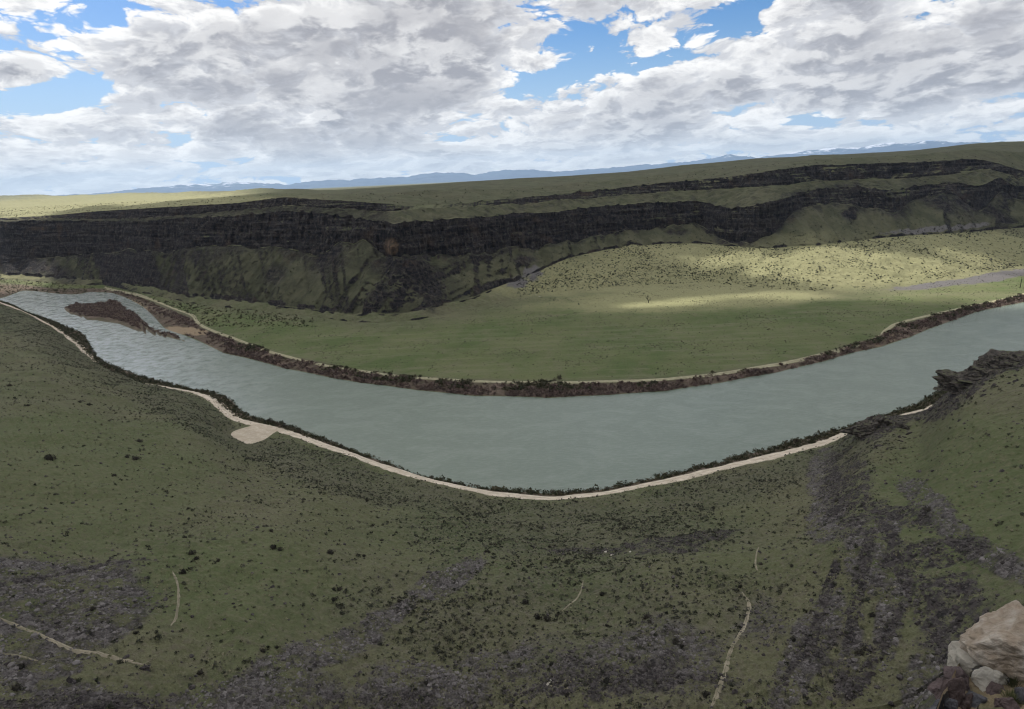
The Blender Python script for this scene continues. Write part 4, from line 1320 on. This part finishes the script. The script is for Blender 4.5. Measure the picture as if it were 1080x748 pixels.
outcrop(925, 450, 9.5, 6.5, 7.5, R(-30), 71, 'lumpy dark basalt outcrop standing right at the edge of the white road')
outcrop(955, 452, 8.0, 5.0, 3.4, R(-20), 72, 'low dark crag trailing right from the roadside outcrop')
outcrop(1000, 411, 10.0, 7.5, 7.5, R(-35), 73, 'rounded dark crag between the sandy road end and the river')
outcrop(1024, 403, 9.5, 6.5, 5.5, R(-30), 74, 'dark crag in the middle of the rocky spur over the river')
outcrop(1050, 390, 12.0, 7.0, 6.5, R(-30), 75, 'long dark crag running up the rocky spur towards its top')
outcrop(1074, 380, 11.0, 8.0, 6.5, R(-15), 76, 'highest dark crag of the rocky spur at the edge of the view')
r3 = np.random.default_rng(99)
for k in range(46):
    px = r3.uniform(905, 1078)
    py = np.interp(px, [905, 950, 1000, 1078], [458, 458, 418, 392]) + r3.uniform(-6, 18)
    g = ground_at_pixel(px, py)
    if g is not None and g[1] < IDX['shoulder'] + .3:
        put(random.choice(rock_protos), 'basalt_boulder', g[0][0], g[0][1], float(r3.uniform(1.0, 3.2)), 'boulder', .2)

# ------------------------------------------------------------------ ledge at the bottom right: tan tuff and dark slabs
def slab(px, py, r_, sx, sy, szz, rot, tilt, seed, mat, name, label, cat, group=None, sub=5, rough=.26, facets=12, lift=.0):
    g_ = ground_at_pixel(px, py, 6)
    if py > 695 and g_ is not None and math.hypot(g_[0][0], g_[0][1]) < 34:
        q = g_[0]
    else:
        q = at_r(px, py, r_)
        q[2] = height(q[0], q[1]) + szz * .15
    V, Fc = rock_mesh(sub, sx, sy, szz, seed, rough, facets)
    o = mesh_np(name, V, Fc, mat, False)
    o.location = (q[0], q[1], q[2] + lift)
    o.rotation_euler = (tilt[0], tilt[1], rot)
    tag(o, label, cat, group)
    return o


g_l = 'broken slabs on the ledge below the viewpoint'
slab(1076, 678, 25, 1.9, 1.5, 1.2, R(-40), (R(8), R(-4)), 135, m_sand, 'tan_outcrop', 'rounded pale tan tuff outcrop capping the ledge in the corner', 'rock outcrop', None, 6, .17, 5)
slab(1036, 686, 24.5, .95, .85, .9, R(-30), (0, 0), 95, m_pale, 'pale_boulder', 'pale grey boulder at the left tip of the tan outcrop', 'boulder', None, 5, .15, 4)
slab(1006, 700, 23, .75, .55, .35, R(20), (R(15), 0), 96, m_lichen, 'basalt_slab', 'reddish brown slab jutting left below the pale grey boulder', 'rock slab', g_l)
slab(1076, 697, 22, .55, .5, .42, R(-20), (R(5), R(14)), 97, m_grey, 'basalt_slab', 'blue black angular block at the edge of the view under the tan outcrop', 'rock slab', g_l, 4, .1, 14)
slab(1054, 714, 21, .75, .5, .35, R(-30), (R(12), R(6)), 98, m_grey, 'basalt_slab', 'flat violet grey slab between the two green grass tufts', 'rock slab', g_l)
slab(1050, 728, 20, .36, .3, .35, R(10), (0, R(8)), 99, m_lichen, 'basalt_slab', 'small square block just under the flat violet grey slab', 'rock slab', g_l)
slab(1002, 728, 20.5, .42, .36, .75, R(0), (R(-8), R(10)), 101, m_lichen, 'basalt_slab', 'upright reddish column at the lower left end of the ledge', 'rock slab', g_l)
slab(1015, 742, 19.5, .36, .34, .6, R(40), (R(5), R(-8)), 102, m_lichen, 'basalt_slab', 'stubby column beside the upright reddish one', 'rock slab', g_l)
slab(1032, 740, 19.5, .45, .35, .4, R(60), (R(10), R(8)), 103, m_grey, 'basalt_slab', 'grey block at the foot of the left green tuft', 'rock slab', g_l)
slab(1062, 744, 19, .42, .36, .45, R(15), (0, R(-6)), 104, m_lichen, 'basalt_slab', 'brown block on the bottom edge below the square block', 'rock slab', g_l)
slab(1079, 738, 19.2, .3, .45, .6, R(0), (0, 0), 105, m_grey, 'basalt_slab', 'dark block in the very corner under the right green tuft', 'rock slab', g_l)
slab(985, 738, 21.5, .55, .4, .35, R(-20), (R(10), R(-12)), 106, m_lichen, 'basalt_slab', 'leftmost low slab of the ledge, reddish and half buried', 'rock slab', g_l)
slab(1052, 690, 23.5, .6, .5, .5, R(25), (R(4), R(3)), 121, m_pale, 'pale_boulder', 'pale grey boulder lying just below the tan outcrop', 'boulder', None, 5, .18, 5)
slab(1012, 716, 21.5, .6, .45, .6, R(50), (R(-4), R(14)), 122, m_lichen, 'basalt_slab', 'tilted reddish slab on the left lip of the ledge above the column', 'rock slab', g_l)
slab(1019, 697, 23.6, .45, .4, .5, R(70), (R(5), R(-6)), 123, m_grey, 'basalt_slab', 'grey block between the pale grey boulder and the left green tuft', 'rock slab', g_l)
slab(998, 746, 19.8, .5, .4, .5, R(20), (R(5), R(6)), 124, m_grey, 'basalt_slab', 'grey block on the bottom edge left of the upright reddish column', 'rock slab', g_l)
slab(1044, 697, 23.5, .40, .3, .22, R(-20), (R(6), 0), 107, m_sand, 'tan_stone', 'small tan stone lying on the sandy slope under the tan outcrop', 'stone')
slab(1020, 690, 24, .32, .26, .2, R(10), (R(6), 0), 108, m_sand, 'tan_stone', 'small tan stone wedged under the pale grey boulder', 'stone')
for px, py, r_, s_, lb in ((1029, 712, 21.5, .62, 'bright green grass tuft on the ledge left of the flat slab'), (1070, 719, 20.2, .5, 'bright green grass tuft on the ledge right of the flat slab'), (1068, 738, 19.4, .4, 'duller green tuft on the bottom edge of the ledge')):
    q = at_r(px, py, r_)
    g_ = ground_at_pixel(px, py, 6)
    if g_ is not None and math.hypot(g_[0][0], g_[0][1]) < 34:
        q = g_[0]
    rg = np.random.default_rng(int(px))
    n = 420
    a = rg.uniform(0, 6.28, n)
    rad = rg.uniform(0, .5, n)
    b0 = np.stack([np.cos(a) * rad * .6, np.sin(a) * rad * .6, np.zeros(n) - .1], -1)
    tip = b0 + np.stack([np.cos(a) * rad * .9, np.sin(a) * rad * .9, rg.uniform(.25, .65, n)], -1) + rg.normal(0, .06, (n, 3))
    sd_ = np.stack([-np.sin(a), np.cos(a), a * 0], -1) * .014
    o = mesh_np('bunchgrass', np.stack([b0 - sd_, b0 + sd_, tip], 1).reshape(-1, 3), np.arange(n * 3).reshape(-1, 3), m_tuft, False)
    o.location = (q[0], q[1], q[2] - .05)
    o.scale = (s_ * 1.6,) * 3
    tag(o, lb, 'grass tuft', 'green tufts on the ledge')

# ------------------------------------------------------------------ the lone bare tree on the meadow and the post by the far road
def taper(V, Fc, p, q, ra, rb, n=6):
    p, q = np.array(p, float), np.array(q, float)
    d = q - p
    d /= np.linalg.norm(d)
    a = np.cross(d, [0, 0, 1.0]) if abs(d[2]) < .95 else np.cross(d, [1.0, 0, 0])
    a /= np.linalg.norm(a)
    b = np.cross(d, a)
    base = len(V)
    for c, r_ in ((p, ra), (q, rb)):
        for k in range(n):
            th = 2 * math.pi * k / n
            V.append(c + (a * math.cos(th) + b * math.sin(th)) * r_)
    for k in range(n):
        Fc.append((base + k, base + (k + 1) % n, base + n + (k + 1) % n, base + n + k))


g = ground_at_pixel(684, 319.5)[0]
root = bpy.data.objects.new('bare_tree', None)
col.objects.link(root)
root.location = (g[0], g[1], g[2] - .15)
tag(root, 'lone bare dark tree standing on the sunlit meadow', 'tree')
m_bark = simple_mat("dead_bark", (.022, .019, .016), (.045, .038, .032), (.03, .026, .022), 2)
V, Fc = [], []
taper(V, Fc, (0, 0, 0), (-.3, .1, 2.2), .42, .32)
taper(V, Fc, (-.3, .1, 2.2), (-.75, .2, 4.6), .30, .16)
mesh_np('trunk', V, Fc, m_bark, True, root)
V, Fc = [], []
rt_ = random.Random(5)


def branch(p, d, l, r_, depth):
    q = [p[k] + d[k] * l for k in range(3)]
    taper(V, Fc, p, q, r_, r_ * .6, 4)
    if depth:
        for _ in range(3):
            nd = np.array(d) + np.array([rt_.uniform(-.7, .7), rt_.uniform(-.7, .7), rt_.uniform(-.1, .4)])
            nd /= np.linalg.norm(nd)
            branch(q, nd, l * rt_.uniform(.55, .8), r_ * .6, depth - 1)


for p, d, l in (((-.3, .1, 2.0), (.65, .1, .75), 1.5), ((-.6, .15, 3.2), (-.7, .2, .7), 1.2), ((-.75, .2, 4.5), (-.1, .1, 1), 1.0), ((-.75, .2, 4.4), (.5, -.3, .8), 1.0), ((-.5, .1, 2.6), (-.5, -.5, .6), 1.2), ((-.2, .1, 1.6), (.8, -.4, .5), 1.2)):
    d = np.array(d) / np.linalg.norm(d)
    branch(p, d, l, .15, 3)
mesh_np('crown', V, Fc, m_bark, False, root)

g = ground_at_pixel(1076, 303)[0]
V, Fc = [], []
taper(V, Fc, (0, 0, -.5), (0, 0, 8.0), .32, .24, 8)
V2, F2 = [], []
o = mesh_np('wooden_post', V, Fc, m_bark, True)
o.location = tuple(g)
tag(o, 'tall thin dark post beside the far road at the edge of the view', 'post')
g = ground_at_pixel(562, 306)[0]
V, Fc = [], []
taper(V, Fc, (0, 0, -.5), (.1, 0, 5.5), .25, .18, 8)
o = mesh_np('wooden_post', V, Fc, m_bark, True)
o.location = tuple(g)
tag(o, 'thin dark post at the left end of the brushy bench', 'post')

# ------------------------------------------------------------------ labels
LM = [(266, 455, 'the round gravel turnaround'), (212, 418, 'the head of the lower white road'), (97, 383, 'the foot of the upper left road'), (60, 350, 'the upper left road'),
      (340, 468, 'the white road right of the turnaround'), (440, 500, 'the white road left of its lowest dip'), (590, 525, 'the lowest dip of the white road'),
      (700, 507, 'the white road right of its lowest dip'), (790, 486, 'the rising right stretch of white road'), (870, 466, 'the road end before the roadside outcrop'),
      (930, 448, 'the roadside outcrop'), (975, 434, 'the sandy road end'), (1010, 405, 'the rounded crag of the spur'), (1055, 385, 'the top of the rocky spur'), (1040, 510, 'the smooth green slope'),
      (862, 500, 'the thin violet scree tongue'), (912, 585, 'the long violet scree run'), (985, 535, 'the slanting scree below the green slope'), (1040, 590, 'the scree above the tan outcrop'),
      (728, 566, 'the dark brown streak'), (643, 585, 'the pale flecked rocks'), (602, 632, 'the short faint footpath'), (798, 590, 'the upper scrap of footpath'), (775, 670, 'the winding pale footpath'),
      (60, 630, 'the big violet scree patch'), (186, 630, 'the thin upright trail'), (110, 692, 'the bare slanting track'), (470, 612, 'the narrow grey scree strip'), (395, 655, 'the lower end of the grey scree strip'),
      (30, 420, 'the upper left slope'), (150, 470, 'the tufted slope above the turnaround'), (250, 540, 'the plain green slope left of centre'), (90, 540, 'the brightest green patch at left'),
      (430, 560, 'the green slope under the road dip'), (60, 735, 'the bottom left corner rubble'), (250, 730, 'the bottom rubble left of centre'), (430, 730, 'the stony bottom edge at centre'),
      (570, 700, 'the faint hollow near the bottom edge'), (690, 720, 'the stony ground left of the footpath'), (860, 700, 'the grey scree on the bottom edge'), (950, 680, 'the black rubble left of the ledge'),
      (684, 317, 'the lone bare tree'), (640, 292, 'the dark brushy hump'), (569, 312, 'the two white rocks on the far flat'), (720, 262, 'the sunlit upper edge of the bench'), (790, 262, 'the dark buttress foot'), (850, 275, 'the pitted middle of the sunlit bench'),
      (900, 300, 'the lower edge of the sunlit bench'), (930, 258, 'the foot of the right talus'), (985, 245, 'the stony talus toe'), (1030, 250, 'the far right talus toe'), (960, 285, 'the violet gravel strip'), (1045, 285, 'the dark bank by the violet strip'),
      (1030, 325, 'the dark bend of the far bank'), (935, 360, 'the brown bulge of the far bank'), (850, 385, 'the far bank right of centre'), (590, 405, 'the middle of the far bank'), (388, 397, 'the far bank left of centre'), (42, 335, 'the gap in the upper left road')]
ORD = ['largest', 'second largest', 'third largest', 'fourth largest', 'fifth largest', 'sixth largest', 'seventh largest', 'eighth largest', 'ninth largest', 'tenth largest', 'eleventh largest', 'twelfth largest', 'thirteenth largest', 'fourteenth largest', 'fifteenth largest', 'sixteenth largest']
GROUPS = {'sagebrush': 'dark shrubs dotted over the near slope', 'boulder': 'dark basalt boulders strewn on the slopes', 'pale boulder': 'pale rocks standing out on the grass', 'riverside shrub': 'shrubs lining the river banks'}
LOOK = {'sagebrush': 'dark shrub', 'boulder': 'black basalt boulder', 'pale boulder': 'pale weathered rock', 'riverside shrub': 'twiggy riverside shrub'}
cells = {}
for o, kind, x, y, size, lab in INST:
    if not (4 < x < 1076 and y < 745):
        bpy.data.objects.remove(o)
        continue
    dist = [((x - a) ** 2 + ((y - b) * 1.5) ** 2, i) for i, (a, b, _) in enumerate(LM)]
    d2, i = min(dist)
    dx, dy = x - LM[i][0], y - LM[i][1]
    if d2 < 64:
        rel = 'right beside'
    elif abs(dx) > abs(dy) * 1.2:
        rel = 'left of' if dx < 0 else 'right of'
    else:
        rel = 'above' if dy < 0 else 'below'
    cells.setdefault((kind, i, rel), []).append((-size * (1 / (1 + math.hypot(*(np.array(o.location[:2]))))), id(o), o))
for (kind, i, rel), lst in cells.items():
    lst.sort(key=lambda v: v[0])
    for k, (_, _, o) in enumerate(lst):
        if len(lst) == 1:
            lb = f"{LOOK[kind]} {rel} {LM[i][2]}"
        else:
            lb = f"{ORD[min(k, 15)]} {LOOK[kind]} {rel} {LM[i][2]}"
        tag(o, lb, kind, GROUPS[kind])
